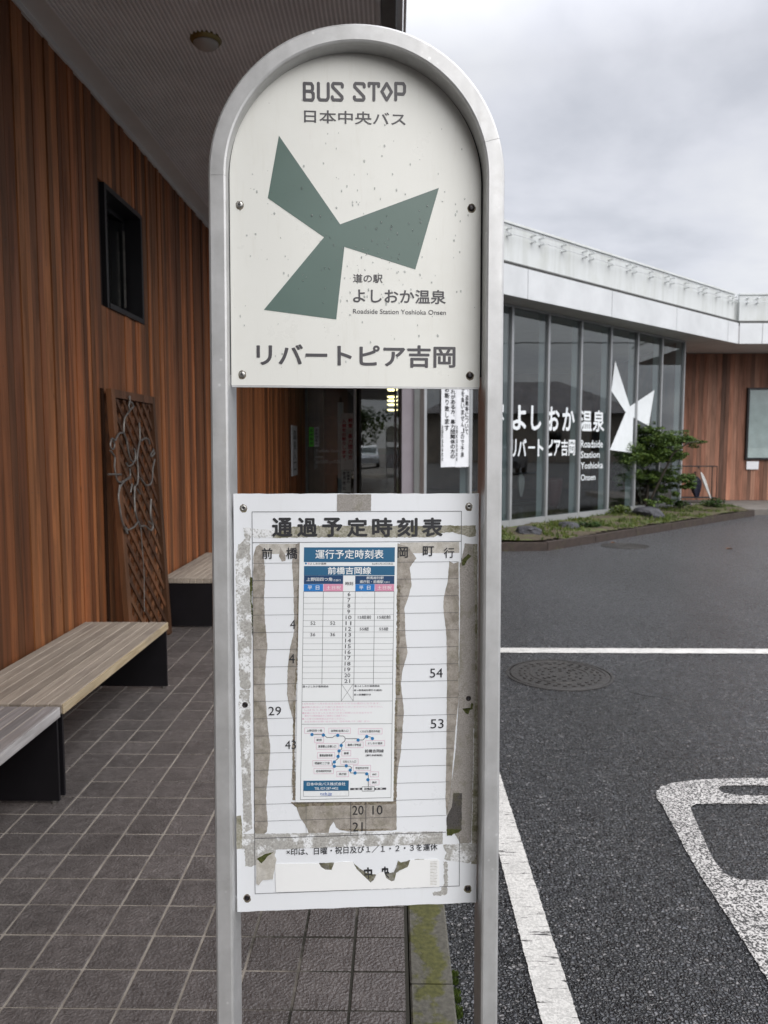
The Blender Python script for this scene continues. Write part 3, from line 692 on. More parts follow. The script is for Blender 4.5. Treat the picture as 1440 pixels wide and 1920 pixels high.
# ================================================================== BENCHES
M_joint = bench_wood('pale_joint', (.45, .38, .30), (.58, .50, .40), (.66, .58, .48)); M_edge = bench_wood('worn_bench_edge', (.30, .22, .12), (.50, .40, .26), (.66, .56, .40)); M_edge1 = bench_wood('grey_bench_edge', (.22, .20, .19), (.42, .40, .39), (.60, .58, .57))
BH, BF, TH = .412, -1.40, .043
def bench(y0, y1, m, label, rest=False, x1=BF):
    t = thing('bench', label, 'bench', ((WX + .04 + x1) / 2, (y0 + y1) / 2, 0), group='slatted benches along the timber wall')
    n = 9; w = (x1 - (WX + .02)) / n
    for i in range(n):
        x0 = WX + .02 + i * w; b = MB(); b.box(x0 + .0022, x0 + w - .0022, y0, y1, BH - TH, BH + rnd.uniform(-.0007, .0007), bev=.0025); b.make('slat', m, t)
        if i: b = MB(); b.box(x0 - .0021, x0 + .0021, y0 + .003, y1 - .003, BH - TH + .002, BH - .0028); b.make('joint_strip', M_joint, t)
    b = MB(); b.box(x1 - .0015, x1 + .006, y0 + .001, y1 - .001, BH - TH - .001, BH - .001, bev=.0015); b.make('front_edge', M_edge1 if m is M_bench1 else M_edge, t)
    for (ya, yb) in ((y0 + .004, y0 + .018), (y1 - .018, y1 - .004)):
        b = MB(); b.box(WX + .03, x1 - .004, ya, yb, .012, BH - TH - .001); b.make('end_panel', M_black, t)
    b = MB(); b.box(WX + .05, x1 - .03, y0 + .02, y1 - .02, BH - TH - .03, BH - TH - .002); b.make('underframe', M_black, t)
    for (fx, fy) in ((x1 - .03, y0 + .011), (x1 - .03, y1 - .011), (WX + .06, y0 + .011), (WX + .06, y1 - .011)):
        b = MB(); b.lathe([(.012, 0), (.012, .012)], Matrix.Translation((fx, fy, .0005)), 12); b.make('foot', M_steel, t)
    return t
bench(1.62, 3.125, M_bench1, 'greyest weathered slatted bench, the nearest one at the left edge')
bench(3.155, 4.67, M_bench, 'pale tan slatted bench in the middle, in front of the lattice foot')
bench(6.24, 7.75, M_bench, 'farthest slatted bench with black end panel, beyond the lattice panel')

# ================================================================== ROOF / CANOPY
P45 = Vector((.7071, .7071, 0)); 
fA = hitZ(944, 551, SOF); fB = hitZ(1384, 644.5, SOF)
fdir = (fB - fA).normalized(); EX = -.02     # canopy edge x
s0 = (EX - fA.x) / fdir.x; fC = fA + fdir * s0      # corner of canopy and slanted eave
XR = 11.6
roof = thing('roof', 'low roof with ribbed grey soffit and white stained fascia over the building', 'roof', (0, 8, SOF))
poly = [(-9, -6), (EX, -6), (EX, fC.y), (fB.x, fB.y), (XR, fB.y), (XR, 40), (-9, 40)]
def inset(pl_, d):   # move only outer eave edges inwards
    n1_ = Vector((-fdir.y, fdir.x, 0))
    a = Vector((EX - d, -6 + d)); 
    # slanted line shifted inward
    p = fC + n1_ * d; t_ = ((EX - d) - p.x) / fdir.x; c = p + fdir * t_
    q = fB + n1_ * d; t2 = ((fB.y + d) - p.y) / fdir.y; c2 = p + fdir * t2
    return [(-9, -6 + d), (EX - d, -6 + d), (c.x, c.y), (c2.x, c2.y), (XR - d, fB.y + d), (XR - d, 40), (-9, 40)]
b = MB(); b.prism(inset(poly, .03), SOF + .012, SOF + .40); b.make('roof_slab', M_soff2, roof)
b = MB(); b.prism(inset(poly, .22), SOF + .40, SOF + 1.02); b.make('upper_slab', M_stain, roof)
b = MB(); b.prism(inset(poly, .02), SOF + .005, SOF + .0115); 
# soffit under the canopy: flat border + ribs
b = MB(); b.box(WX - .02, -1.79, -6, 12.6, SOF - .006, SOF + .010); b.make('soffit_border', M_soff2, roof)
b = MB(); b.box(WX - .02, WX + .008, -6, 12.6, SOF - .04, SOF - .0065); b.make('soffit_trim', M_soff2, roof)
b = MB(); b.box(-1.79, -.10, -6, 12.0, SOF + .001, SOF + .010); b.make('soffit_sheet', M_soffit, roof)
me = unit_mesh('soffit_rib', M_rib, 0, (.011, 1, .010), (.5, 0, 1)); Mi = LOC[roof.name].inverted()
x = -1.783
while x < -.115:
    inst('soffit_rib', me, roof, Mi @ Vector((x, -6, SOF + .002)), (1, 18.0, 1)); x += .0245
# eave edge of canopy: white trim, grey gutter, white drip
def edge_prism(nm, x0, x1, z0, z1, m): b = MB(); b.box(x0, x1, -6, 10.6, z0, z1); return b.make(nm, m, roof)
edge_prism('edge_trim', -.100, -.078, SOF - .012, SOF + .011, M_white)
edge_prism('gutter', -.074, -.003, SOF - .002, SOF + .0095, M_gut)
edge_prism('gutter_lip', -.012, .004, SOF - .004, SOF + .40, M_gut)
edge_prism('fascia_board', .005, .040, SOF + .02, SOF + .55, M_white)
b = MB(); b.tube([(.053, -6, SOF + .08), (.053, 10.4, SOF + .08)], .008, 8); b.make('edge_cable', plain('pinkish_cable', (.30, .25, .23), .6), roof)
# slanted fascia, panel by panel
nrm = Vector((fdir.y, -fdir.x, 0)); LZ0, LZ1 = SOF, SOF + .455
def wallseg(b, p, q, z0, z1, off0, off1):
    d = (q - p).normalized(); n_ = Vector((d.y, -d.x, 0))
    P = [p + n_ * off0, q + n_ * off0, q + n_ * off1, p + n_ * off1]
    b.add([(v.x, v.y, z0) for v in P] + [(v.x, v.y, z1) for v in P], [(0, 3, 2, 1), (4, 5, 6, 7), (0, 1, 5, 4), (1, 2, 6, 5), (2, 3, 7, 6), (3, 0, 4, 7)])
seams = [fC] ; 
for sx_ in (700, 810, 989, 1147, 1269, 1366):
    d = ray(sx_, 600); # intersect with fascia vertical plane
    t_ = (fA - CAM).dot(nrm) / d.dot(nrm); p = CAM + d * t_; p.z = SOF
    if (p - fC).dot(fdir) > .3: seams.append(p)
seams.append(fB)
for i in range(len(seams) - 1):
    b = MB(); wallseg(b, seams[i] + fdir * .008, seams[i + 1] - fdir * .008, LZ0, LZ1, -.025, .0); b.make('fascia_panel', M_white, roof)
bx = [fB.x + .02, hitY(1429, 640, fB.y).x, 10.1, XR]
for i in range(3):
    b = MB(); wallseg(b, Vector((bx[i] + .006, fB.y, 0)), Vector((bx[i + 1] - .006, fB.y, 0)), LZ0, LZ1, -.025, 0); b.make('fascia_panel', M_white, roof)
# gutter ledge between tiers, parapet, coping
n1_ = -nrm
def tier(off0, off1, z0, z1, nm, m):
    b = MB(); p = fC - nrm * 0; q = fB
    # extend so corners meet
    wallseg(b, fC, fB + fdir * (-off1) * .0, z0, z1, off0, off1); b.make(nm, m, roof)
    b = MB(); wallseg(b, Vector((fB.x - off1 * .41 + .002, fB.y, 0)), Vector((XR, fB.y, 0)), z0 + .001, z1 - .001, off0, off1); b.make(nm, m, roof)
tier(-.24, -.02, LZ1 + .002, LZ1 + .02, 'ledge', M_gut)
tier(-.10, -.03, LZ1 + .035, LZ1 + .06, 'drip_rail', M_gut)
tier(-.22, -.12, LZ1 + .062, SOF + 1.10, 'parapet', M_stain)
tier(-.24, -.09, SOF + 1.10, SOF + 1.135, 'coping', M_stain)
# twin rails with brackets just under the coping
def rails(p, q):
    d = (q - p).normalized(); n_ = Vector((d.y, -d.x, 0)); L_ = (q - p).length
    for z in (SOF + 1.03, SOF + .93):
        b = MB(); b.tube([p + n_ * -.02 + Vector((0, 0, z - p.z)), q + n_ * -.02 + Vector((0, 0, z - q.z))], .006, 6); b.make('rail', M_white, roof)
    a = .2; k_ = 0
    while a < L_:
        for z in (SOF + 1.02, SOF + .92):
            o = p + d * a; b = MB(); wallseg(b, o, o + d * .03, z - .014, z + .006, -.118, -.012); b.make('rail_bracket', M_stain, roof)
        a += (.62 if k_ % 3 else .22) ; k_ += 1
rails(fC + Vector((0, 0, 0)), fB); rails(fB, Vector((XR, fB.y, fB.z)))
# ceiling light
cl = hitZ(386, 72, SOF)
lt = thing('ceiling_light', 'round opal dome lamp with brassy rim on the ribbed soffit', 'ceiling light', (cl.x, cl.y, SOF))
M = Matrix.Translation((cl.x, cl.y, SOF)) @ Matrix.Rotation(PI, 4, 'X')
b = MB(); b.lathe([(.088, .0), (.088, .012), (.076, .026), (.070, .026)], M, 36); b.make('rim', M_brass, lt, smooth=True)
b = MB(); b.lathe([(.070 * math.cos(a * PI / 16), .024 + .038 * math.sin(a * PI / 16)) for a in range(0, 8)] + [(.002, .062)], M, 36); b.make('dome', M_opal, lt, smooth=True)

# ================================================================== SLANTED GLASS WALL
GZ = .19
gpx = [(954, 981), (1022.8, 972.9), (1081.6, 965), (1135.4, 958.7), (1185.7, 951.6), (1272.8, 943.8)]
G0 = hitZ(954, 981, GZ); G6 = hitZ(1272.8, 943.8, GZ)
gd = (G6 - G0).normalized(); gp_ = (G6 - G0).length / 6; gn = Vector((gd.y, -gd.x, 0))
Gm2 = G0 - gd * gp_ * 2
gw = thing('glass_wall', 'tall slanted window wall with slim mullions and white lettering', 'window wall', tuple((Gm2 + G6) / 2))
GP = Plane(G0.copy(), gd, Vector((0, 0, 1)))
for i in range(-2, 7):
    p = G0 + gd * gp_ * i
    b = MB(); wallseg(b, p - gd * .028, p + gd * .028, GZ - .1, SOF, -.05, .035); b.make('mullion', M_mull, gw)
    b = MB(); wallseg(b, p - gd * .024, p + gd * .024, GZ - .1, SOF - .002, -.17, -.06); b.make('fin', M_fin, gw)
for i in range(-2, 6):
    p = G0 + gd * (gp_ * i + .03); q = G0 + gd * (gp_ * (i + 1) - .03)
    b = MB(); wallseg(b, p, q, GZ + .052, SOF - .03, -.010, .0); b.make('pane', M_glass, gw)
b = MB(); wallseg(b, Gm2 + gd * .03, G6 - gd * .03, GZ - .1, GZ + .05, -.06, .03); b.make('sill', M_mull, gw)
b = MB(); wallseg(b, Gm2 + gd * .03, G6 - gd * .03, SOF - .028, SOF + .011, -.06, .03); b.make('head_rail', M_mull, gw)
# lettering
M_vinyl = plain('white_vinyl', (.74, .77, .79), .5, 0, .03)
b = MB()
GT = [('よ', 960, 758.6, 986.6, 806.5, .03), ('し', 995.5, 760, 1015, 807, .03), ('お', 1026.5, 762, 1049, 808, .03), ('か', 1054.5, 763, 1077.5, 808, .03), ('温', 1086.5, 768.5, 1110, 808.5, .024), ('泉', 1112, 768.5, 1133, 809.5, .024),
    ('リ', 959, 823, 968, 857, .03), ('バ', 970.7, 822.5, 986.7, 856, .03), ('ー', 990, 837, 1002.6, 841, .03), ('ト', 1008, 823.5, 1018.5, 856, .03), ('ピ', 1026.5, 824, 1036.5, 855, .03), ('ア', 1038, 825, 1050.4, 855, .03), ('吉', 1052, 824, 1064.6, 855, .022), ('岡', 1066, 824.5, 1078, 854.5, .022),
    ('Roadside', 1088.6, 825, 1130, 839.5, .012), ('Station', 1088.6, 846, 1124, 859, .012), ('Yoshioka', 1088.6, 866.6, 1130, 879.5, .012), ('Onsen', 1088.6, 889.6, 1116, 901.5, .012), ('駅', 921, 757, 945, 787, .02), ('の', 898, 762, 915, 785, .02)]
for (s, x0, y0, x1, y1, bo) in GT:
    a0 = GP.uv(x0, y0); a1 = GP.uv(x0, y1); a2 = GP.uv(x1, y0)
    b = MB(); text_to(b, s, lambda u, v, a0=a0, a1=a1, a2=a2: GP.pt(a0[0] + (a2[0] - a0[0]) * u, a1[1] + (a0[1] - a1[1]) * v, .004), bo); b.make('lettering', M_vinyl, gw)
b = MB(); pxpoly(b, GP, [(1153, 676), (1180.7, 762), (1226.7, 731.4), (1216, 798.6), (1187, 783), (1185, 849), (1143, 843.6), (1172.6, 773), (1146, 732.8)], .0045); b.make('emblem', M_vinyl, gw)
# interior room behind the glass
inn0 = Gm2 - gn * 5; inn1 = G6 - gn * .1
room = thing('lounge_interior', 'dim lounge with dark walls seen through the slanted glass', 'room', (3, 16, 0))
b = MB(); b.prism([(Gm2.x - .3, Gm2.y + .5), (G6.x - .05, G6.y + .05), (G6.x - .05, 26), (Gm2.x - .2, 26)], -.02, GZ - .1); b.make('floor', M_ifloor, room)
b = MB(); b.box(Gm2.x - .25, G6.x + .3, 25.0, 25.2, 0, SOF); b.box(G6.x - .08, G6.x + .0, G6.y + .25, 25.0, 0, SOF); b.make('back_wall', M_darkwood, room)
for (xa, xb) in ((2.5, 3.6), (5.2, 6.2)):
    b = MB(); b.box(xa, xb, 24.8, 24.98, 1.0, 2.3); b.make('notice_board', plain('board_grey', (.22, .23, .23), .7), room)
c = hitZ(1109, 955, GZ - .09) - gn * 1.0; c = Vector((c.x, c.y, GZ - .1))
pot = thing('floor_pot', 'tall oxblood ceramic pot standing inside the glass wall', 'pot', tuple(c))
b = MB(); b.lathe([(.13, 0), (.17, .15), (.22, .5), (.22, .62), (.20, .66), (.17, .6)], Matrix.Translation(c), 28); b.make('pot_body', M_pot, pot, smooth=True)
def stand(p, d, w, h, label, name='umbrella_stand'):
    t = thing(name, label, 'umbrella stand', tuple(p)); n_ = Vector((d.y, -d.x, 0))
    q = [p - d * w / 2 - n_ * .14, p + d * w / 2 - n_ * .14, p + d * w / 2 + n_ * .14, p - d * w / 2 + n_ * .14]
    for c_ in q:
        b = MB(); b.tube([c_, c_ + Vector((0, 0, h))], .012, 8); b.make('leg', M_black, t)
    for zz, nm in ((h, 'top_rail'), (.12, 'lower_rail')):
        b = MB()
        for i in range(4): b.tube([q[i] + Vector((0, 0, zz)), q[(i + 1) % 4] + Vector((0, 0, zz))], .011, 8)
        b.tube([(q[0] + q[3]) / 2 + Vector((0, 0, zz)), (q[1] + q[2]) / 2 + Vector((0, 0, zz))], .008, 8); b.make(nm, M_black, t)
    b = MB(); b.slab([v + Vector((0, 0, .05)) for v in q], Vector((0, 0, 1)), .01); b.make('drip_tray', M_gut, t)
    return t
def umbrella(top, tip, m, label, r=.05):
    t = thing('umbrella', label, 'umbrella', tuple(tip)); d = tip - top; L_ = d.length; d = d / L_
    n = 14; b = MB(); prof = [(.0, .25), (.05, .5), (.18, .95), (.35, 1.0), (.6, .75), (.85, .35), (.9, .15)]
    pts = [top + d * L_ * (.16 + .8 * k) for k, _ in prof]; b.tube(pts, [r * k for _, k in prof], 10)
    for i, v in enumerate(b.v): 
        a = i % 10; 
        if a % 2: c_ = pts[min(i // 10, len(pts) - 1)]; b.v[i] = c_ + (v - c_) * .72
    b.make('canopy', m, t)
    b = MB(); b.tube([top + d * .07, tip], .005, 6); b.make('shaft', M_black, t)
    s_ = d.orthogonal().normalized(); b = MB(); b.tube([top + d * .09, top + d * .02, top + s_ * .02, top + s_ * .05 + d * .01, top + s_ * .06 + d * .05], .010, 8); b.make('handle', M_black, t)
c = hitZ(1045, 950, GZ - .09) - gn * .9; c.z = GZ - .1
stand(c, gd, 1.5, .75, 'dark umbrella rack standing just inside the glass wall')
umbrella(c + Vector((-.1, 0, .86)), c + Vector((-.08, 0, .1)), M_wcloth, 'pale closed umbrella hanging in the indoor rack behind the glass', .09)
c = hitZ(968, 960, GZ - .09) - gn * .8; c.z = GZ - .1
st = thing('stool_bench', 'small pale wood bench inside the glass wall at its left end', 'bench', tuple(c))
b = MB(); wallseg(b, c - gd * .3, c + gd * .3, GZ + .27, GZ + .31, -.17, .17); b.make('seat', M_lwood, st)
for k in (-.25, .22):
    b = MB(); wallseg(b, c + gd * k, c + gd * (k + .03), GZ - .1, GZ + .269, -.15, .15); b.make('leg', M_lwood, st)
# notices hung behind the panes next to the post
def notice(x0, y0, x1, y1, cols, label, off, name='notice'):
    t = thing(name, label, 'notice', tuple(GP.px((x0 + x1) / 2, y1, off)))
    a = GP.uv(x0, y0); c_ = GP.uv(x1, y1); vt = GP.uv(x0, y0)[1]; vb = GP.uv(x0, y1)[1]
    fn = lambda u, v, o=off: GP.pt(a[0] + (c_[0] - a[0]) * u, vb + (vt - vb) * v, o)
    b = MB(); b.slab([fn(0, 0), fn(1, 0), fn(1, 1), fn(0, 1)], GP.n, .004); b.make('sheet', M_dimwhite, t)
    for (s, u0, u1, v0, v1, m, bo) in cols:
        b = MB(); vtext(b, s, lambda p, q: fn(u0 + (u1 - u0) * p, v0 + (v1 - v0) * q, off + .003), bo); b.make('lettering', m, t)
notice(827, 655, 853.2, 876, [('暴力行為等の恐れがある方、暴力団関係の方の', .62, .93, .07, .97, M_ink, .03), ('入館を固くお断り致します', .22, .53, .31, .97, M_ink, .03), ('吉岡町温泉事業者', .03, .13, .05, .36, M_ink, .01)], 'left white notice of two vertical text columns behind the pane', .012)
notice(854, 655, 878, 876, [('館内での事故、盗難等について', .68, .92, .28, .97, M_ink, .02), ('は「一切責任を負いません」ので予承', .38, .62, .08, .97, M_ink, .02), ('ください', .1, .34, .70, .86, M_ink, .02), ('吉岡町温泉事業者', .05, .15, .05, .36, M_ink, .01)], 'right white notice of three vertical text columns behind the pane', .012)

# closing wall + pier between entrance and glass wall
EY = 16.8
pier = thing('pier', 'plain mauve grey wall pier between entrance doors and slanted glass', 'wall', (.45, 14, 0))
yP = Gm2.y + .16; xc = hitY(793.5, 830, yP).x; xL = hitY(753.5, 830, yP).x
b = MB(); b.prism([(xL, yP), (xc, yP), (xc + .02, EY + .2), (xL + .16, EY + .2)], -.03, SOF + .01); b.make('pier_face', M_pier, pier)
# ================================================================== ENTRANCE
ent = thing('entrance_doors', 'dark glazed entrance doors with aluminium frames at the end of the walk', 'door', (-.6, EY, 0))
def vbar(px0, px1, z0=0.0, z1=SOF, y=EY, d=.06, m=M_mull, nm='door_frame'):
    a = hitY(px0, 850, y).x; c_ = hitY(px1, 850, y).x; b = MB(); b.box(a, c_, y - d / 2, y + d / 2, z0, z1); return b.make(nm, m, ent)
vbar(567.5, 577.5, m=M_gut); vbar(663.5, 668.5); vbar(673.5, 677.5, y=EY + .02, d=.05, m=M_gut); vbar(739, 743.5); vbar(748.5, 753)
XW = hitY(577.5, 850, EY).x
for (a, c_) in ((577.7, 663.3), (677.7, 738.8), (743.7, 748.3)):
    xa = hitY(a, 850, EY).x; xb = hitY(c_, 850, EY).x; b = MB(); b.box(xa, xb, EY - .005, EY + .005, .01, SOF); b.make('pane', M_glass, ent)
b = MB(); b.box(XW, hitY(739, 850, EY).x, EY - .03, EY + .03, 2.72, 2.80); b.make('transom', M_mull, ent)
hall = thing('entrance_hall', 'dark entrance hall with warm ceiling lamps beyond the doors', 'room', (-.5, 25, 0))
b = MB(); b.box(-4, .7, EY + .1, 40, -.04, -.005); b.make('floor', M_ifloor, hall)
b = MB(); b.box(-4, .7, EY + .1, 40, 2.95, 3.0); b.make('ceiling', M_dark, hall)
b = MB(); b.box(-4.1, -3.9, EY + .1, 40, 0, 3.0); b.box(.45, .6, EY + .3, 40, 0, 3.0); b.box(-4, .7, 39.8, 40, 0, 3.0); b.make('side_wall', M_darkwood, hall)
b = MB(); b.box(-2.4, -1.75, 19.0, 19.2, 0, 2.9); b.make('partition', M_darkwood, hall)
b = MB(); b.box(-1.35, -1.22, 18.4, 18.5, 0.3, 2.5); b.make('inner_post', M_fin, hall)
b = MB(); b.box(-1.0, .2, 24, 24.2, 1.2, 2.2); b.make('wall_picture', plain('green_poster', (.09, .11, .03), .6), hall)
for lb_, py in zip(('nearest and largest', 'second nearest', 'middle', 'second farthest', 'farthest and smallest'), (730.5, 744, 751, 758.5, 768.5)):
    y = 1.45 * F / (834 - py); x = hitY(736, py, y).x
    t = thing('hall_lamp', lb_ + ' of the warm ceiling lamps in the entrance hall', 'lamp', (x, y, 2.94), group='warm ceiling lamps of the hall')
    w = 20 / F * y / 2; b = MB(); b.lathe([(w, 0), (w * .8, -.05)], Matrix.Translation((x, y, 2.948)), 20); b.make('lamp_disc', M_lamp, t)
def wallnotice(y, x0, y0, x1, y1, m, label, cols=(), name='notice', cat='notice', htext=()):
    t = thing(name, label, cat, tuple(hitY((x0 + x1) / 2, y1, y)))
    a = hitY(x0, y0, y); c_ = hitY(x1, y1, y); b = MB(); b.box(a.x, c_.x, y - .003, y, c_.z, a.z); b.make('sheet', m, t)
    fn = lambda u, v: Vector((a.x + (c_.x - a.x) * u, y - .005, c_.z + (a.z - c_.z) * v))
    for (s, u0, u1, v0, v1, m2, bo) in cols:
        b = MB(); vtext(b, s, lambda p, q: fn(u0 + (u1 - u0) * p, v0 + (v1 - v0) * q), bo); b.make('lettering', m2, t)
    return t
ey = EY - .012
wallnotice(ey, 638.5, 775, 663, 881, plain('banner_white', (.80, .79, .76), .6), 'white banner with two red vertical text columns on the door', [('刺青・暴力団の方', .58, .92, .18, .92, M_red, .05), ('入館をお断りします。', .1, .44, .12, .90, M_red, .05)])
wallnotice(ey, 640.5, 882, 658, 923, plain('slip_white', (.70, .75, .72), .6), 'small pale slip under the red lettered banner', [('従業員の', .55, .9, .4, .97, M_ink, .03), ('使用禁止', .1, .45, .1, .97, M_ink, .03)])
wallnotice(ey, 579.5, 801, 588.5, 837.5, M_lgreen, 'bright green sticker on the door glass', [('年中無休', .15, .85, .08, .92, M_mosst, .02)], 'sticker', 'sticker')
wallnotice(ey, 589, 801, 598, 837.5, plain('sticker_grey', (.75, .76, .80), .6), 'narrow grey white sticker right beside the green one', [('温泉営業中', .15, .85, .05, .95, M_ink, .02)], 'sticker', 'sticker')
b = MB()
for (s, x0, y0, x1, y1) in (('Yoshioka Onsen', 592, 842, 638, 848), ('am10:00-pm9:00', 592, 862, 638, 871), ('OPEN', 592, 855, 606, 859)):
    a = hitY(x0, y0, ey); c_ = hitY(x1, y1, ey); text_to(b, s, lambda u, v, a=a, c_=c_: Vector((a.x + (c_.x - a.x) * u, ey - .004, c_.z + (a.z - c_.z) * v)), .02)
b.make('door_lettering', plain('faded_vinyl', (.7, .69, .68), .6), ent)
# plate on the timber wall near the door
a = hitX(547, 797, WX + .02); c_ = hitX(558, 890, WX + .02)
t = thing('wall_sign', 'narrow white vertical sign plate on the timber wall by the doors', 'sign', (WX + .02, (a.y + c_.y) / 2, 1.0))
zA, zB = a.z, c_.z; b = MB(); b.box(WX + .006, WX + .02, a.y, c_.y, zB, zA); b.make('plate', plain('plate_grey', (.75, .77, .82), .5), t)
b = MB(); vtext(b, '温泉入口', lambda p, q: Vector((WX + .022, a.y + (c_.y - a.y) * (.25 + .5 * p), zB + (zA - zB) * (.08 + .84 * q))), .02); b.make('lettering', M_grey, t)

# ================================================================== RIGHT WING
RY = 19.7
xg = G6.x + .04
rw = plank_wall('timber_wall', 'far wall of pale reddish vertical boards at the right behind the maple', M_wall2, RY, xg, XR, .1, SOF, 'x', .085, .125, 23)
b = MB(); b.box(xg, XR, RY + .031, RY + .3, .0, SOF); b.make('backing', M_dark, rw)
b = MB(); b.prism([(G6.x - .1, G6.y + .1), (G6.x + .1, G6.y - .45), (XR + 1, G6.y - .55), (XR + 1, RY + .1), (G6.x - .1, RY + .1)], AZ - .01, .095); tag(b.make('porch_slab', M_cement), kind='structure')
t = thing('notice_case', 'black framed display case with pale glass on the far timber wall', 'display case', tuple(hitY(1425, 862, RY - .05)))
a = hitY(1403, 727, RY - .06); c_ = hitY(1403, 862, RY - .06); xe = a.x + 1.5
b = MB(); f_ = .05
b.box(a.x, a.x + f_, RY - .07, RY + .02, c_.z, a.z); b.box(xe - f_, xe, RY - .07, RY + .02, c_.z, a.z); b.box(a.x + f_, xe - f_, RY - .07, RY + .02, a.z - f_, a.z); b.box(a.x + f_, xe - f_, RY - .07, RY + .02, c_.z, c_.z + f_); b.make('frame', M_black, t)
b = MB(); b.box(a.x + f_, xe - f_, RY - .02, RY - .005, c_.z + f_, a.z - f_); b.make('backing_sheet', plain('pale_green_sheet', (.70, .76, .74), .6, 0, .12, 3), t)
b = MB(); b.box(a.x + f_, xe - f_, RY - .06, RY - .055, c_.z + f_, a.z - f_); b.make('pane', M_glass, t)
wallnotice(RY - .035, 1400, 865, 1422, 880, M_dimwhite, 'small white paper note below the black display case', [], 'note', 'note')
d = hitZ(1306, 940, .1); sc_ = Vector((d.x, 18.95, .1)); sc_.x = hitY(1306, 900, 18.95).x
stand(sc_, Vector((1, 0, 0)), .86, .88, 'thin black umbrella stand on the porch by the far timber wall')
u0 = hitY(1304, 884, 18.95); u1 = hitY(1307, 941, 18.95); umbrella(u0, u1, M_navyc, 'navy dotted umbrella hanging in the porch stand', .15)
u0 = hitY(1310, 874, 18.78); u1 = hitY(1336, 944, 18.72); u1.z = max(u1.z, .1); umbrella(u0, u1, M_wcloth, 'white umbrella leaning against the porch stand', .045)

# ================================================================== PLANTING BED
B1 = hitZ(1027, 1033, AZ); B2 = hitZ(1415, 967.6, AZ); B3 = hitZ(1369, 950, .09); B0 = Vector((.35, hitZ(939, 1036, AZ).y, 0))
bed = thing('planter_edge', 'low dark brown edging around the planting bed under the glass', 'kerb', tuple(B1))
ring = [B0, B1, B2, B3]
def kerbseg(p, q, n):
    for i in range(n):
        a_ = p.lerp(q, i / n); c_ = p.lerp(q, (i + 1) / n); a_ = Vector((a_.x, a_.y, 0)); c_ = Vector((c_.x, c_.y, 0)); d = (c_ - a_).normalized()
        b = MB(); wallseg(b, a_ + d * .006, c_ - d * .006, AZ - .05, .092 + rnd.uniform(-.006, .006), -.14, .0); b.make('edging_block', M_kerbw, bed)
kerbseg(B0, B1, 2); kerbseg(B1, B2, 6); kerbseg(B2, Vector((B3.x, B3.y, 0)), 1)
soilp = [(B0.x, B0.y + .06), (B1.x, B1.y + .08), (B2.x - .12, B2.y), (B3.x - .05, B3.y + .05), (G6.x - .02, G6.y - .05), (Gm2.x + .05, Gm2.y - .04), (.35, Gm2.y - .3)]
# soil mound as a grid clipped to the polygon
def inside(x, y, P):
    c = False; j = len(P) - 1
    for i in range(len(P)):
        if (P[i][1] > y) != (P[j][1] > y) and x < (P[j][0] - P[i][0]) * (y - P[i][1]) / (P[j][1] - P[i][1]) + P[i][0]: c = not c
        j = i
    return c
def soilz(x, y):
    d = (Vector((x, y, 0)) - Vector((G0.x, G0.y, 0))).dot(gn); 
    return .085 + .06 * max(0, min(1, 1.2 - d * .5)) + .025 * noise.noise((x * 1.3, y * 1.3, 0)) + .02 * noise.noise((x * 4, y * 4, 3))
vs = {}; vv = []; ff = []; st_ = .12
for i in range(0, 72):
    for j in range(0, 90):
        x, y = .3 + i * st_, 9.5 + j * st_
        if inside(x + st_ / 2, y + st_ / 2, soilp):
            q = []
            for (a_, c_) in ((i, j), (i + 1, j), (i + 1, j + 1), (i, j + 1)):
                if (a_, c_) not in vs: X, Y = .3 + a_ * st_, 9.5 + c_ * st_; vs[(a_, c_)] = len(vv); vv.append((X, Y, soilz(X, Y)))
                q.append(vs[(a_, c_)])
            ff.append(tuple(q))
o = mk('planting_bed', vv, ff, M_soil, smooth=True, kind='structure')
b = MB(); b.prism(soilp, AZ - .02, .075); b.make('bed_base', M_soil, kind='structure')
b = MB(); rg = random.Random(9)
for _ in range(17000):
    x = rg.uniform(.4, 8); y = rg.uniform(10, 18.5)
    if not inside(x, y, soilp) or noise.noise((x * 1.7, y * 1.7, 7)) < -.08: continue
    tuft(b, (x, y, soilz(x, y) - .005), .03, 3, rg.uniform(.03, .09), rg)
b.make('grass', M_grass, kind='stuff')
def rock(px, py, sz, label, sd):
    c = hitZ(px, py, .12); r = random.Random(sd); bm = bmesh.new(); bmesh.ops.create_icosphere(bm, subdivisions=3, radius=1)
    for v in bm.verts:
        n_ = noise.noise(v.co * 1.3 + Vector((sd, 0, 0))) * .35 + noise.noise(v.co * 3 + Vector((0, sd, 0))) * .12
        v.co = v.co * (1 + n_); v.co.x *= sz[0]; v.co.y *= sz[1]; v.co.z = v.co.z * sz[2]
        if v.co.z > sz[2] * .6: v.co.z = sz[2] * .6 + (v.co.z - sz[2] * .6) * .3
    me = bpy.data.meshes.new('rock'); bm.to_mesh(me); bm.free(); me.materials.append(M_rock)
    o = bpy.data.objects.new('rock', me); COL.objects.link(o); o.location = (c.x, c.y, .12 + sz[2] * .2); o.rotation_euler = (0, 0, sd); tag(o, label, 'rock', 'rocks in the planting bed')
rock(1215, 968, (.36, .24, .2), 'dark angular rock under the maple in the planting bed', 2)
rock(990, 1000, (.26, .18, .12), 'grey rock near the front left of the planting bed', 5)
rock(1068, 990, (.22, .16, .11), 'low dark rock between the two larger ones in the bed', 8)
rock(1286, 948, (.16, .12, .1), 'small pale rock right of the maple trunk', 11)
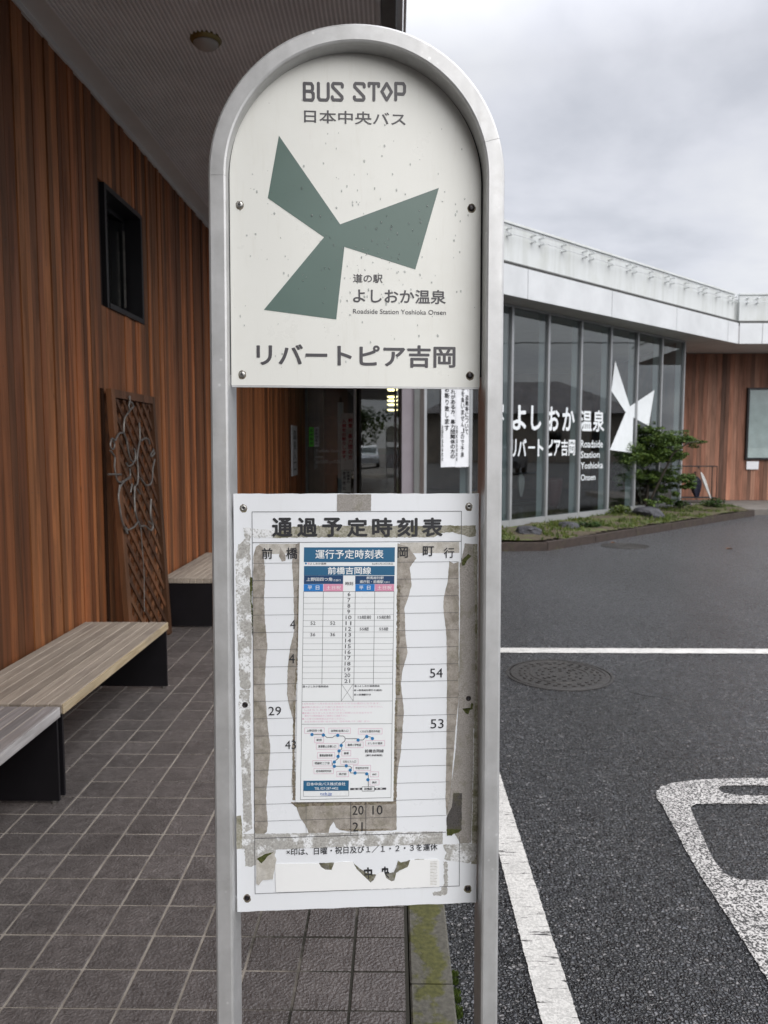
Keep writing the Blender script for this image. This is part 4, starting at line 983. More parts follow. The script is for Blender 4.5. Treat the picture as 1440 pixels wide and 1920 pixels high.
def leafblob(b, c, rx, ry, rz, n, s, r, droop=.0):
    for _ in range(n):
        while True:
            p = Vector((r.uniform(-1, 1), r.uniform(-1, 1), r.uniform(-1, 1)))
            if .15 < p.length < 1: break
        p = Vector((c[0] + p.x * rx, c[1] + p.y * ry, c[2] + p.z * rz)); q = s * r.uniform(.6, 1.3)
        a = Vector((r.gauss(0, 1), r.gauss(0, 1), r.gauss(0, .5))).normalized(); nn_ = Vector((r.gauss(0, .6), r.gauss(0, .6), 1)).normalized(); t_ = a.cross(nn_).normalized(); a = nn_.cross(t_)
        b.add([p - a * q * .5, p + t_ * q * .32 + a * q * .05, p + a * q * .6 - nn_ * q * .15, p - t_ * q * .32 + a * q * .05], [(0, 1, 2, 3)])
# maple
tb = hitZ(1203, 957, .13)
TY = tb.y; mp = thing('maple_tree', 'small green Japanese maple in front of the slanted glass wall', 'tree', (tb.x, tb.y, .12))
def tp(px, py, dy=0): return hitY(px, py, TY + dy)
rg = random.Random(21)
stems = [[(1205, 958), (1200, 930), (1196, 905), (1185, 880), (1172, 855)], [(1208, 958), (1214, 925), (1216, 890), (1222, 850), (1215, 815), (1203, 788)], [(1210, 958), (1228, 920), (1245, 885), (1262, 850), (1290, 830), (1312, 828)], [(1222, 850), (1245, 825), (1262, 812)], [(1228, 920), (1255, 900), (1280, 895)]]
for i, st in enumerate(stems):
    P = [tp(x, y, .12 * math.sin(i * 2.1) * k) for k, (x, y) in enumerate(st)]; n_ = len(P)
    if i < 3: P[0].z = .08
    b = MB(); r0 = .032 if i < 3 else .014; b.tube(P, [r0 * (1 - .75 * k / n_) for k in range(n_)], 8); b.make('trunk' if i < 3 else 'limb', M_bark, mp, smooth=True)
b = MB()
blobs = [(1180, 838, 26, 16), (1205, 823, 30, 17), (1235, 828, 30, 16), (1262, 822, 24, 13), (1288, 826, 20, 9), (1308, 830, 10, 5), (1170, 862, 24, 16), (1200, 855, 34, 20), (1235, 858, 30, 20), (1262, 850, 20, 15), (1185, 888, 28, 15), (1165, 900, 16, 9), (1215, 895, 22, 12), (1250, 895, 26, 14), (1278, 900, 18, 11), (1290, 912, 14, 9), (1240, 915, 22, 9), (1200, 783, 5, 7), (1192, 800, 9, 5), (1210, 800, 12, 9), (1165, 812, 8, 6), (1155, 832, 6, 6), (1160, 825, 7, 8), (1150, 848, 6, 6), (1225, 808, 18, 8), (1265, 925, 10, 7), (1245, 938, 14, 8), (1222, 945, 10, 8)]
sc = TY / F
for (x, y, rx, ry) in blobs:
    dy = rg.uniform(-.35, .35)
    for _ in range(max(2, int(rx * ry / 18))):
        ox, oy = rg.gauss(0, .5), rg.gauss(0, .5); c = tp(x + ox * rx, y + oy * ry, dy + rg.uniform(-.25, .25))
        leafblob(b, c, rx * sc * .42, .22, ry * sc * .38, 62, .055, rg)
b.make('crown', M_leaf, mp)
def shrub(px, py, r_, h_, label, m=M_leaf2, n=260):
    c = hitZ(px, py, .12); t = thing('shrub', label, 'shrub', tuple(c)); rr = random.Random(int(px)); b = MB()
    for k in range(6):
        a = k * 1.05; b.tube([c, c + Vector((math.cos(a) * r_ * .5, math.sin(a) * r_ * .5, h_ * .6))], .005, 5)
    b.make('stems', M_bark, t); b = MB()
    for k in range(5): leafblob(b, c + Vector((rr.uniform(-.5, .5) * r_, rr.uniform(-.4, .4) * r_, h_ * rr.uniform(.35, .7))), r_ * .6, r_ * .6, h_ * .38, n // 5, .06, rr)
    b.make('foliage', m, t)
shrub(1275, 955, .34, .26, 'low dark green shrub just right of the maple trunk')
shrub(1345, 952, .34, .22, 'low spreading shrub at the right end of the planting bed')
shrub(1232, 950, .26, .5, 'dark upright shrub close behind the big rock', M_leaf2, 400)
shrub(1100, 990, .22, .12, 'flat green clump in the middle of the planting bed', M_leaf2, 200)
shrub(1160, 966, .3, .2, 'bright grassy clump left of the big rock', M_grass, 420)

# ================================================================== BUS STOP SIGN
def camvec(x, y, z): return (rt * x - up * y + fw * z).normalized()
wv_ = camvec(51, 28200, 1450)
FD = 1.50
FP = Plane(CAM + ray(666, 900) * FD, camvec(1, 0, .018), -wv_)
BP = Plane(CAM + ray(668, 900) * (FD + .040), camvec(19930, -62, 1450), -wv_)
base = FP.pt(0, FP.uv(666, 1200)[1] - 1.0); 
sign = thing('bus_stop_sign', 'arched aluminium bus stop sign with cream name board and tattered timetable', 'bus stop sign', (FP.o.x, FP.o.y, 0))
uL = FP.uv(388.5, 500)[0]; uR = FP.uv(943.5, 500)[0]; vT = FP.uv(666, 42)[1]
uL2 = FP.uv(407.5, 1880)[0]; uR2 = FP.uv(935.5, 1880)[0]; uL = (uL + uL2) / 2; uR = (uR + uR2) / 2
uC = (uL + uR) / 2; RO = (uR - uL) / 2; FW_ = .0352; DEP = .098; vS = vT - RO; vB = -(1.5 + .12)
RM = RO - FW_ / 2
prof = [(-FW_ / 2, -.006), (-FW_ / 2 + .0015, -.0018), (-FW_ / 2 + .005, 0), (FW_ / 2 - .005, 0), (FW_ / 2 - .0015, -.0018), (FW_ / 2, -.006), (FW_ / 2, -DEP + .004), (FW_ / 2 - .004, -DEP), (-FW_ / 2 + .004, -DEP), (-FW_ / 2, -DEP + .004)]
def sweep(path, name):
    v = []; f = []; n = len(prof)
    for (u, w, nu, nw) in path:
        for (a_, d_) in prof: v.append(FP.pt(u + nu * a_, w + nw * a_, d_))
    for i in range(len(path) - 1):
        for k in range(n): f.append((i * n + k, i * n + (k + 1) % n, (i + 1) * n + (k + 1) % n, (i + 1) * n + k))
    f.append(tuple(range(n))); f.append(tuple((len(path) - 1) * n + k for k in range(n - 1, -1, -1)))
    o = mk(name, v, f, M_alu, sign)
    bm = bmesh.new(); bm.from_mesh(o.data); bmesh.ops.recalc_face_normals(bm, faces=bm.faces); bm.to_mesh(o.data); bm.free(); return o
arcs = [PI + .10 - (PI + .2) * 0 - i * (PI + .0) / 64 for i in range(65)]
path = [(uC + RM * math.cos(PI - i * PI / 72), vS + RM * math.sin(PI - i * PI / 72), math.cos(PI - i * PI / 72), math.sin(PI - i * PI / 72)) for i in range(73)]
v_seamR = FP.uv(925, 257)[1]; ang = math.asin(min(1, (v_seamR - vS) / RM)); kR = 72 - int(round(ang / PI * 72))
oarch = sweep(path[:kR + 1], 'arch')
oarch.data.polygons.foreach_set('use_smooth', [False] * len(oarch.data.polygons))
sweep([(uC - RM, vB, -1, 0), (uC - RM, vS - .0004, -1, 0)], 'post')
right = path[kR:]; r0 = right[0]
e0 = .0006 / RM
sweep([(uC + RM * math.cos((72 - kR) * PI / 72 - e0), vS + RM * math.sin((72 - kR) * PI / 72 - e0), math.cos((72 - kR) * PI / 72 - e0), math.sin((72 - kR) * PI / 72 - e0))] + right[1:] + [(uC + RM, vB, 1, 0)], 'post')
# cross rails behind the boards
for (py) in (705, 960, 1690, 400):
    v0 = BP.uv(660, py)[1]; b = MB(); ua = BP.uv(436, py)[0]; ub = BP.uv(900, py)[0]
    b.slab([BP.pt(ua + .004, v0 - .012, -.006), BP.pt(ub - .004, v0 - .012, -.006), BP.pt(ub - .004, v0 + .012, -.006), BP.pt(ua + .004, v0 + .012, -.006)], BP.n, .012); b.make('cross_rail', M_alu, sign)
# name board
def c1(x, y): return (380 + x / 2.483, 30 + y / 2.483)
cxb, = (666.5,); 
ulb = BP.uv(432.5, 560)[0]; urb = BP.uv(900.5, 560)[0]; rb = (urb - ulb) / 2; ucb = (ulb + urb) / 2; vtop = BP.uv(666, 99)[1]; vsb = vtop - rb * .985; vbot = BP.uv(666, 724)[1]
out_ = [(ulb, vbot)] + [(ucb + rb * math.cos(PI - i * PI / 60), vsb + rb * .985 * math.sin(PI - i * PI / 60)) for i in range(61)] + [(urb, vbot)]
b = MB(); b.slab([BP.pt(u, w, 0) for u, w in out_], BP.n, .003); nb = b.make('name_board', M_board, sign)
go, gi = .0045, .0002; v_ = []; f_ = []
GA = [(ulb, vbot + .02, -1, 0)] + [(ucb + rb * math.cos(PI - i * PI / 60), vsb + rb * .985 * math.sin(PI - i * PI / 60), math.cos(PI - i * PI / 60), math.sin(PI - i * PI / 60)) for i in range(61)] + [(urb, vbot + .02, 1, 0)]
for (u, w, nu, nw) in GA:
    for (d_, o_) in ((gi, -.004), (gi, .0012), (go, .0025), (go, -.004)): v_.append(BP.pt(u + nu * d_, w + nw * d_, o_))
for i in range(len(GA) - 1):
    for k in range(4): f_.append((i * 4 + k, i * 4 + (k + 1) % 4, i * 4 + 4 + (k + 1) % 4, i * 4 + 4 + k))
mk('recess_shade_strip', v_, f_, M_black, sign)  # black strip painting the shade of the recess between board and arch
b = MB(); b.slab([BP.pt(ulb + .001, vbot - .004, .0012), BP.pt(urb - .001, vbot - .004, .0012), BP.pt(urb - .001, vbot - .0004, .0012), BP.pt(ulb + .001, vbot - .0004, .0012)], BP.n, .006); b.make('edge_lip', M_alu, nb)
b = MB(); pxpoly(b, BP, [c1(*p) for p in ((355, 557), (640, 970), (1100, 800), (990, 1180), (660, 1075), (622, 1413), (285, 1368), (565, 1030), (303, 848))], .0004); b.make('emblem', M_green, nb)
b = MB()
for (s, x0, y0, x1, y1, bo) in (('日本中央バス', 570, 205.5, 760.6, 236.2, .012), ('道の駅', 662, 513.5, 717.5, 530.6, .016), ('よしおか温泉', 662, 540.9, 835.9, 570.5, .018), ('Roadside Station Yoshioka Onsen', 662, 579, 836, 590.5, .004), ('リバートピア吉岡', 480.7, 643.6, 854, 690.3, .026)):
    text_to(b, s, boxfn(BP, x0, y0, x1, y1, .0005), bo, 1.0, 4); b.make('lettering', M_grey, nb); b = MB()
def stroke(b, pts, w, off, closed=False):
    pts = [Vector(p) for p in pts]; k = [0]
    n = len(pts)
    for i in range(n if closed else n - 1):
        a_ = pts[i]; c_ = pts[(i + 1) % n]; d = (c_ - a_).normalized(); p_ = Vector((-d.y, d.x)) * w
        o = off + .00001 * i
        b.add([BP.pt(*(a_ - p_), o), BP.pt(*(c_ - p_), o), BP.pt(*(c_ + p_), o), BP.pt(*(a_ + p_), o)], [(0, 1, 2, 3)])
    for i, p in enumerate(pts):
        o = off + .0002 + .00001 * i; b.add([BP.pt(p.x + w * math.cos(t * PI / 6), p.y + w * math.sin(t * PI / 6), o) for t in range(12)], [tuple(range(12))])
LET = {'B': [[(0, 0), (0, 1), (.78, 1), (.92, .86), (.92, .66), (.78, .53), (0, .53)], [(.78, .53), (1, .40), (1, .13), (.86, 0), (0, 0)]],
       'U': [[(0, 1), (0, .15), (.15, 0), (.85, 0), (1, .15), (1, 1)]], 'S': [[(1, .80), (1, .92), (.9, 1), (.12, 1), (.02, .9), (.04, .78), (.95, .22), (.98, .10), (.88, 0), (.1, 0), (0, .10), (0, .18)]],
       'T': [[(0, .84), (0, 1), (1, 1), (1, .84)], [(.5, 1), (.5, 0)]], 'O': [[(.5, 1), (1, .5), (.5, 0), (0, .5), (.5, 1)]], 'P': [[(0, 0), (0, 1), (.85, 1), (1, .86), (1, .5), (.85, .36), (0, .36)]]}
for ch, xa, xb in (('B', 570.5, 587.5), ('U', 597, 615.5), ('S', 623, 642), ('S', 664.5, 683), ('T', 692, 710), ('O', 716, 734), ('P', 742, 758.5)):
    a_ = BP.uv(xa, 156.5); c_ = BP.uv(xb, 188)
    for st in LET[ch]: stroke(b, [(a_[0] + (c_[0] - a_[0]) * x, c_[1] + (a_[1] - c_[1]) * y) for x, y in st], .0030, .0005)
b.make('lettering', M_grey, nb)
def screw(px, py, m, r, parent, cross, ring=None):
    c = BP.px(px, py, 0); n_ = BP.n; M = Matrix.Translation(c) @ n_.to_track_quat('Z', 'Y').to_matrix().to_4x4()
    b = MB()
    if cross:
        b.lathe([(r, .0003), (r, .001), (r * .85, .0022), (r * .45, .003), (r * .1, .0031)], M, 20); o = b.make('screw', m, parent, smooth=True)
        b = MB(); w = r * .13
        for q in (0, PI / 2): b.box(-r * .5, r * .5, -w, w, .003, .0034, M @ Matrix.Rotation(q + px, 4, 'Z') @ Matrix.Translation((0, 0, 0 if q else .0001)))
    else:
        b.lathe([(r, .0003), (r, .0008), (r * .8, .0018), (r * .45, .0020), (r * .42, .0009), (.0001, .0009)], M, 20); o = b.make('rivet', m, parent, smooth=True)
        b = MB(); b.lathe([(r * .36, .001), (r * .30, .0022)], M, 14)
    if parent is sign or parent is not nb and parent is not tb2: b.make('screw_slot', M_ink, o)
    else: b.make('screw_slot', M_ink, parent)
    b = MB(); rr = random.Random(int(px)); P = [BP.px(px + (r * 1450 / 1.55 * 1.25 + rr.uniform(-.6, .9)) * math.cos(t * PI / 10), py + 1 + (r * 1450 / 1.55 * 1.4 + rr.uniform(-.6, 1.2)) * math.sin(t * PI / 10), .0002) for t in range(20)]
    b.add(P, [tuple(range(20))]); b.make('rust_ring', M_tand, parent)
tb2 = None
screw(449.5, 384, M_screw, .0066, nb, True); screw(454.3, 702, M_screw, .0062, nb, True); screw(884, 390, M_screwd, .0066, nb, True); screw(881, 704, M_screwd, .0064, nb, True)
# rain drops
b = MB(); rr = random.Random(5)
for _ in range(190):
    x = rr.uniform(450, 890); y = rr.uniform(225, 690)
    if rr.random() < .6: x = rr.gauss(680, 90); y = rr.gauss(470, 90)
    if not (445 < x < 893 and 150 < y < 715): continue
    c = BP.px(x, y, .0006); r = rr.uniform(.0009, .0023); M = Matrix.Translation(c) @ BP.n.to_track_quat('Z', 'Y').to_matrix().to_4x4() @ Matrix.Diagonal((r * rr.uniform(.7, 1), r * rr.uniform(1.0, 1.7), r * .35, 1))
    b.lathe([(1, 0), (.92, .45), (.7, .78), (.35, .96), (.05, 1)], M, 8)
b.make('rain_drops', M_drop, nb, smooth=True, kind='stuff')

# ---- timetable board
v1 = BP.uv(660, 925.5)[1]; uA = BP.uv(438.2, 930)[0]; uB = BP.uv(898, 930)[0]; uA = (uA + BP.uv(444.5, 1700)[0]) / 2; uB = (uB + BP.uv(893.5, 1690)[0]) / 2
vb_ = BP.uv(668, 1701)[1]
def wavy(u0, w0, u1, w1, n, amp, sd):
    r = random.Random(sd); return [(u0 + (u1 - u0) * i / n, w0 + (w1 - w0) * i / n + (r.uniform(-amp, amp) if 0 < i < n else 0)) for i in range(n)]
O2 = wavy(uA, vb_, uB, vb_, 24, .0006, 1) + wavy(uB, vb_, uB, v1, 1, 0, 2) + wavy(uB, v1, uA, v1, 30, .0006, 3) + wavy(uA, v1, uA, vb_, 1, 0, 4)
b = MB(); b.slab([BP.pt(u, w, .0) for u, w in O2], BP.n, .003); tb2 = b.make('timetable_board', M_board2, sign)
for (x, y) in ((456.5, 952.5), (879.3, 949.5), (459.5, 1321.5), (463.5, 1683.5), (877, 1666)): screw(x, y, M_screwd if y > 1000 else M_screw, .0058, tb2, False)
def c2(x, y): return (430 + x / 3, 910 + y / 3)
def c3(x, y): return (430 + x / 3, 1300 + y / 3)
def patch(nm, m, pts, off, amp=.5, step=3.5, sd=0, thick=0.0):
    b = MB(); pxpoly(b, BP, pts, off, amp, step, sd, thick); return b.make(nm, m, tb2)
Z = .0003
# yellowed glue, old paper strips
patch('glue_stain', M_tan, [c2(150, 345), c2(165, 335), c2(190, 350), c2(197, 430), c2(203, 500), c2(195, 620), c2(200, 750), c2(214, 905), c2(205, 1000), c2(200, 1100), c2(205, 1214), c3(206, 50), c3(218, 200), c3(230, 300), c3(228, 370), c3(215, 480), c3(206, 590), c3(217, 730), c3(210, 780), c3(190, 795), c3(140, 800), c3(138, 400), c2(136, 1200), c2(133, 600), c2(135, 400)], Z * 1, .5, 4, 1)
patch('glue_stain', M_tanl, [c2(168, 328), c2(385, 328), c2(385, 380), c2(300, 385), c2(168, 385)], Z * .6, .2, 6, 2)
patch('glue_stain', M_tanl, [c2(960, 322), c2(1293, 318), c2(1293, 380), c2(960, 382)], Z * .6, .2, 6, 3)
patch('glue_stain', M_tan, [c2(285, 345), c2(300, 370), c2(318, 395), c2(315, 425), c2(295, 428), c2(280, 400)], Z * 1.2, .4, 3, 4)
patch('glue_stain', M_tan, [c2(398, 322), c2(398, 700), c2(380, 1000), c3(365, 400), c3(352, 570), c3(350, 500), c3(357, 350), c3(352, 300), c3(365, 230), c3(360, 150), c3(335, 60), c2(325, 1180), c2(328, 1020), c2(345, 900), c2(365, 820), c2(362, 600), c2(352, 430), c2(375, 330)], Z * 1.1, .5, 4, 5)
patch('glue_stain', M_tan, [c2(940, 325), c2(975, 335), c2(1005, 345), c2(1052, 410), c2(1015, 462), c2(1025, 560), c2(1010, 620), c2(985, 690), c2(990, 830), c2(1002, 940), c2(975, 1040), c2(965, 1120), c2(975, 1200), c3(982, 95), c3(965, 330), c3(945, 460), c3(938, 600), c3(925, 600), c3(935, 300), c2(935, 1100), c2(945, 700)], Z * 1.1, .5, 4, 6)
for side, pts in ((0, [(392, 560), (388, 800), (380, 1100), (372, 1180), (366, 1180), (374, 1000), (380, 800), (384, 560)]), (1, [(944, 560), (941, 900), (937, 1180), (960, 1180), (955, 900), (958, 700), (962, 560)])):
    patch('glue_stain', M_tand, [c2(*p) for p in pts], Z * 1.5, 1.2, 3, 7 + side)
patch('glue_stain', M_tand, [c3(362, 40), c3(372, 40), c3(368, 300), c3(372, 600), c3(356, 600), c3(357, 300)], Z * 1.5, 1.0, 3, 17)
patch('glue_stain', M_tand, [c3(932, 40), c3(945, 40), c3(942, 300), c3(940, 600), c3(922, 600), c3(926, 300)], Z * 1.5, 1.0, 3, 18)
patch('glue_stain', M_tan, [c2(1238, 425), c2(1262, 440), c2(1290, 430), c2(1292, 700), c2(1290, 1200), c3(1272, 200), c3(1245, 560), c3(1222, 690), c3(1216, 600), c3(1222, 200), c2(1224, 1100), c2(1222, 850), c2(1204, 690), c2(1206, 630), c2(1228, 540)], Z * 1.1, .4, 4, 8)
patch('glue_stain', M_tan, [c3(345, 612), c3(700, 606), c3(940, 602), c3(941, 768), c3(900, 772), c3(770, 776), c3(690, 778), c3(620, 768), c3(600, 752), c3(586, 722), c3(566, 752), c3(556, 792), c3(500, 798), c3(452, 794), c3(425, 735), c3(400, 702), c3(378, 640)], Z * 1.2, .5, 4, 9)
patch('glue_stain', M_tand, [c3(345, 612), c3(940, 602), c3(940, 622), c3(640, 630), c3(440, 634), c3(380, 640)], Z * 1.6, .7, 3, 10)
patch('glue_stain', M_tand, [c3(612, 768), c3(780, 774), c3(905, 766), c3(880, 760), c3(790, 762), c3(640, 762)], Z * 1.7, .8, 3, 11)
# tapes
patch('tape_strip', M_tapet, [c2(400, 228), c2(1386, 226), c2(1386, 285), c2(1350, 292), c2(1300, 275), c2(1250, 262), c2(1190, 270), c2(1150, 292), c2(400, 292), c2(240, 296), c2(300, 240)], Z * 1.3, .9, 3, 12)
patch('tape_strip', M_tapeg, [c2(78, 238), c2(240, 250), c2(400, 240), c2(400, 293), c2(200, 295), c2(120, 292), c2(112, 330), c2(118, 420), c2(90, 450), c2(60, 430), c2(50, 340), c2(90, 300)], Z * 1.1, 1.4, 2.5, 13)
patch('tape_strip', M_tapeg, [c2(52, 330), c2(118, 330), c2(112, 420), c2(125, 520), c2(128, 640), c2(126, 900), c2(118, 1000), c2(118, 1140), c2(90, 1150), c2(60, 1130), c2(48, 900), c2(40, 700), c2(36, 420)], Z * 1.2, 1.0, 3, 14)
patch('moss_patch', M_mosst, [c2(118, 515), c2(131, 520), c2(130, 560), c2(124, 640), c2(131, 680), c2(130, 850), c2(124, 700), c2(114, 560)], Z * 1.6, .8, 2.5, 15)
patch('tape_strip', M_tapeg, [c2(60, 1150), c2(116, 1150), c2(112, 1215), c3(120, 60), c3(118, 200), c3(120, 400), c3(122, 560), c3(128, 760), c3(80, 790), c3(75, 560), c3(62, 300), c3(52, 60)], Z * 1.0, .6, 3, 16)
for (p, q, r_, s_) in ((78, 325, 114, 382), (78, 420, 116, 582), (82, 600, 110, 680)): patch('tape_strip', M_tapeg, [c3(p, q), c3(r_, q + 6), c3(r_ + 2, s_ - 8), c3(p + 12, s_)], Z * 1.8, 1.0, 3, p + q)
patch('tape_strip', M_tapet, [c3(40, 690), c3(66, 686), c3(74, 750), c3(70, 872), c3(40, 876)], Z * 1.5, .6, 3, 19)
patch('tape_strip', M_tapeg, [c3(70, 790), c3(300, 788), c3(700, 782), c3(1200, 776), c3(1200, 848), c3(700, 862), c3(250, 878), c3(70, 876)], Z * 1.3, .5, 3, 20)
patch('tape_strip', M_tapeg, [c3(85, 872), c3(262, 870), c3(255, 905), c3(170, 940), c3(150, 965), c3(125, 975), c3(90, 972)], Z * 1.1, 1.0, 3, 21)
patch('tape_strip', M_tapen, [c2(606, 50), c2(798, 50), c2(797, 142), c2(606, 146)], Z * 2, .3, 3, 22)
patch('tape_strip', M_tapet, [c2(1370, 330), c2(1395, 330), c2(1398, 1200), c3(1398, 700), c3(1392, 960), c3(1360, 960), c3(1375, 300), c2(1380, 1100)], Z * 1.2, .5, 3, 23)
patch('tape_strip', M_tapen, [c2(1325, 325), c2(1370, 330), c2(1380, 600), c2(1384, 1200), c3(1374, 200), c3(1368, 560), c3(1360, 840), c3(1300, 845), c3(1262, 780), c3(1255, 560), c3(1282, 200), c2(1298, 1100), c2(1298, 700), c2(1300, 440)], Z * 2.2, .4, 3, 24)
patch('tape_strip', M_tapen, [c2(1296, 430), c2(1345, 560), c2(1362, 640), c2(1345, 900), c2(1338, 1200), c3(1300, 250), c3(1250, 640), c3(1224, 690), c3(1244, 560), c3(1276, 300), c2(1290, 1200), c2(1298, 700)], Z * 3.2, .3, 4, 25, .0006)
patch('tape_strip', M_taped, [c3(1255, 560), c3(1308, 560), c3(1306, 770), c3(1225, 800), c3(1222, 700)], Z * 3.0, .4, 3, 26)
patch('moss_patch', M_mosst, [c3(1222, 762), c3(1305, 765), c3(1290, 782), c3(1262, 788), c3(1250, 800), c3(1224, 800)], Z * 3.6, .6, 2.5, 27)
patch('moss_patch', M_mosst, [c2(1308, 420), c2(1345, 385), c2(1362, 395), c2(1335, 425), c2(1322, 450), c2(1310, 452)], Z * 3.6, .7, 2.5, 28)
patch('moss_patch', M_mosst, [c3(1310, 85), c3(1330, 100), c3(1368, 88), c3(1372, 60), c3(1362, 50), c3(1345, 118), c3(1330, 112)], Z * 3.6, .6, 2.5, 29)
patch('tape_strip', M_tapeg, [c3(1205, 850), c3(1300, 845), c3(1395, 842), c3(1394, 900), c3(1380, 935), c3(1340, 955), c3(1290, 945), c3(1232, 940), c3(1208, 930), c3(1222, 895), c3(1206, 870)], Z * 1.4, 1.0, 2.5, 30)
patch('tape_strip', M_tapeg, [c3(1205, 945), c3(1228, 950), c3(1228, 1100), c3(1215, 1135), c3(1150, 1138), c3(1142, 1120), c3(1190, 1110), c3(1210, 1060)], Z * 1.0, 1.5, 2.5, 31)
sc5 = (1345, 28); screw(*c3(*sc5), M_screwd, .0056, tb2, False)
# ruled lines + numbers
def hline(b, v, u0, u1, w, off): b.add([BP.pt(u0, v - w, off), BP.pt(u1, v - w, off), BP.pt(u1, v + w, off), BP.pt(u0, v + w, off)], [(0, 1, 2, 3)])
def vline(b, u, v0, v1_, w, off): b.add([BP.pt(u - w, v0, off), BP.pt(u + w, v0, off), BP.pt(u + w, v1_, off), BP.pt(u - w, v1_, off)], [(0, 1, 2, 3)])
ux0 = (BP.uv(473.3, 1000)[0] + BP.uv(478, 1650)[0]) / 2; ux1 = (BP.uv(863.3, 1000)[0] + BP.uv(862.7, 1650)[0]) / 2
LO = Z * 2.8
b = MB(); vt_ = BP.uv(473, 959.6)[1]; vb2 = BP.uv(478, 1675.5)[1]; W1 = .0005
hline(b, vt_, ux0 - W1, ux1 + W1, W1, LO); hline(b, vb2, ux0 - W1, ux1 + W1, W1, LO); vline(b, ux0, vb2 + W1, vt_ - W1, W1, LO)
vline(b, ux1, BP.uv(862, 1052)[1], vt_ - W1, W1, LO); vline(b, ux1, vb2 + W1, BP.uv(862, 1568)[1], W1, LO)
hline(b, BP.uv(474, 1017.3)[1], ux0 + W1, ux1 - W1, W1, LO)
ur = BP.uv(858, 1300)[0]
ys = [1056, 1088.3, 1120.7, 1153.3, 1186, 1218.3, 1250.7, 1283, 1315.2, 1347.7, 1380, 1412.3, 1444.3, 1476, 1508.3, 1540]
for i, y in enumerate(ys): hline(b, BP.uv(475, y)[1], ux0 + W1, min(ux1 - W1, ur) if i < 9 else BP.uv(858 - (i - 8) * 3.2, y)[0], .00032, LO)
vE = BP.uv(476, 1572)[1]; hline(b, vE, ux0 + W1, BP.uv(836, 1560)[0], W1 * 1.2, LO)
vr = BP.uv(476, 1476)[1]
for x in (657.7, 686): vline(b, BP.uv(x, 1540)[0], vE + .0007, vr, W1, LO + .00002)
vline(b, BP.uv(574, 1540)[0], vE + .0007, vr, .00025, LO + .00002)
b.make('ruled_lines', M_line, tb2, kind='stuff')
b = MB(); TOF = Z * 3
for (s, x0, y0, x1, y1, bo) in (('前', 491, 1027.3, 511, 1048, .02), ('橋', 536.5, 1026.5, 558, 1048, .02), ('岡', 745, 1025.5, 764.7, 1046, .02), ('町', 792.7, 1024, 813.3, 1042.7, .02), ('行', 832.3, 1026.7, 851.7, 1046, .012),
        ('29', 503.3, 1325, 527.3, 1340.7, -.008), ('43', 534.5, 1388.5, 555, 1404, -.008), ('4', 544, 1161.7, 554, 1179, -.008), ('4', 541.7, 1226, 552.7, 1243.3, -.008), ('54', 806, 1253.3, 830, 1270, -.008), ('53', 807.3, 1348.3, 831.7, 1365, -.008),
        ('20', 660.7, 1510.7, 681.7, 1527, -.008), ('10', 698.3, 1510, 717.3, 1526.7, -.008), ('21', 661.3, 1541.7, 680, 1558.3, -.008), ('×印は、日曜・祝日及び１／１・２・３を運休', 537.3, 1589.5, 820, 1597, .012), ('中', 682, 1626, 698, 1648, .05), ('央', 714, 1624.5, 730, 1646, .05)):
    if len(s) > 10:
        a_ = BP.uv(537.3, 1590.5); c_ = BP.uv(537.3, 1604); e_ = BP.uv(820, 1590)
        fn = lambda u, v, a_=a_, c_=c_, e_=e_: BP.pt(a_[0] + (e_[0] - a_[0]) * u, c_[1] + (a_[1] - c_[1]) * v, TOF)
    else: fn = boxfn(BP, x0, y0, x1, y1, TOF)
    text_to(b, s, fn, bo, 1.0, 3); b.make('lettering', M_ink, tb2); b = MB()
for i, ch in enumerate('通過予定時刻表'):
    x0 = 510 + i * 46.9; text_to(b, ch, boxfn(BP, x0, 970.5, x0 + 38.5, 1006.5, TOF), .034, 1, 3)
b.make('lettering', M_ink, tb2)
# pasted-over label with torn top edge
lab = [c3(258, 962), c3(268, 957), c3(400, 955), c3(503, 953), c3(515, 975), c3(540, 990), c3(575, 992), c3(590, 951), c3(640, 945), c3(693, 944), c3(715, 985), c3(760, 1030), c3(795, 1063), c3(815, 1045), c3(826, 1018), c3(850, 1004), c3(870, 1002), c3(882, 1038), c3(912, 1056), c3(927, 1052), c3(938, 1012), c3(962, 994), c3(1003, 975), c3(1017, 936), c3(1060, 934), c3(1168, 930), c3(1180, 940), c3(1182, 1086), c3(900, 1097), c3(700, 1103), c3(500, 1110), c3(262, 1116)]
M_label = plain('label_white', (.86, .865, .86), .5, 0, .02)
b = MB(); pxpoly(b, BP, ragged(lab, .25, 4, 5), Z * 5, thick=.0005); b.make('blank_label', M_label, tb2)
for i, P in enumerate(([(503, 953), (590, 951), (575, 992), (540, 990), (515, 977)], [(695, 944), (708, 962), (735, 985), (770, 1008), (826, 1018), (812, 1048), (795, 1063), (760, 1030), (715, 985)], [(872, 1005), (895, 1012), (925, 1005), (942, 985), (930, 1052), (912, 1056), (882, 1038)], [(948, 938), (965, 950), (985, 945), (1017, 936), (1003, 975), (962, 992), (935, 1010), (925, 1004), (940, 975)], [(1040, 933), (1097, 931), (1085, 942), (1060, 943)])):
    patch('torn_edge', M_tear, [c3(*q) for q in P], Z * 3.6, .6, 2.5, 40 + i)
patch('torn_paper', M_tanl, [c3(152, 930), c3(200, 900), c3(250, 890), c3(265, 935), c3(250, 1010), c3(245, 1045), c3(190, 1048), c3(165, 1078), c3(152, 1070)], Z * 3.8, .5, 3, 50, .0004)
patch('torn_edge', M_mosst, [c3(152, 930), c3(200, 902), c3(250, 890), c3(215, 915), c3(182, 955)], Z * 4.4, .5, 3, 51)
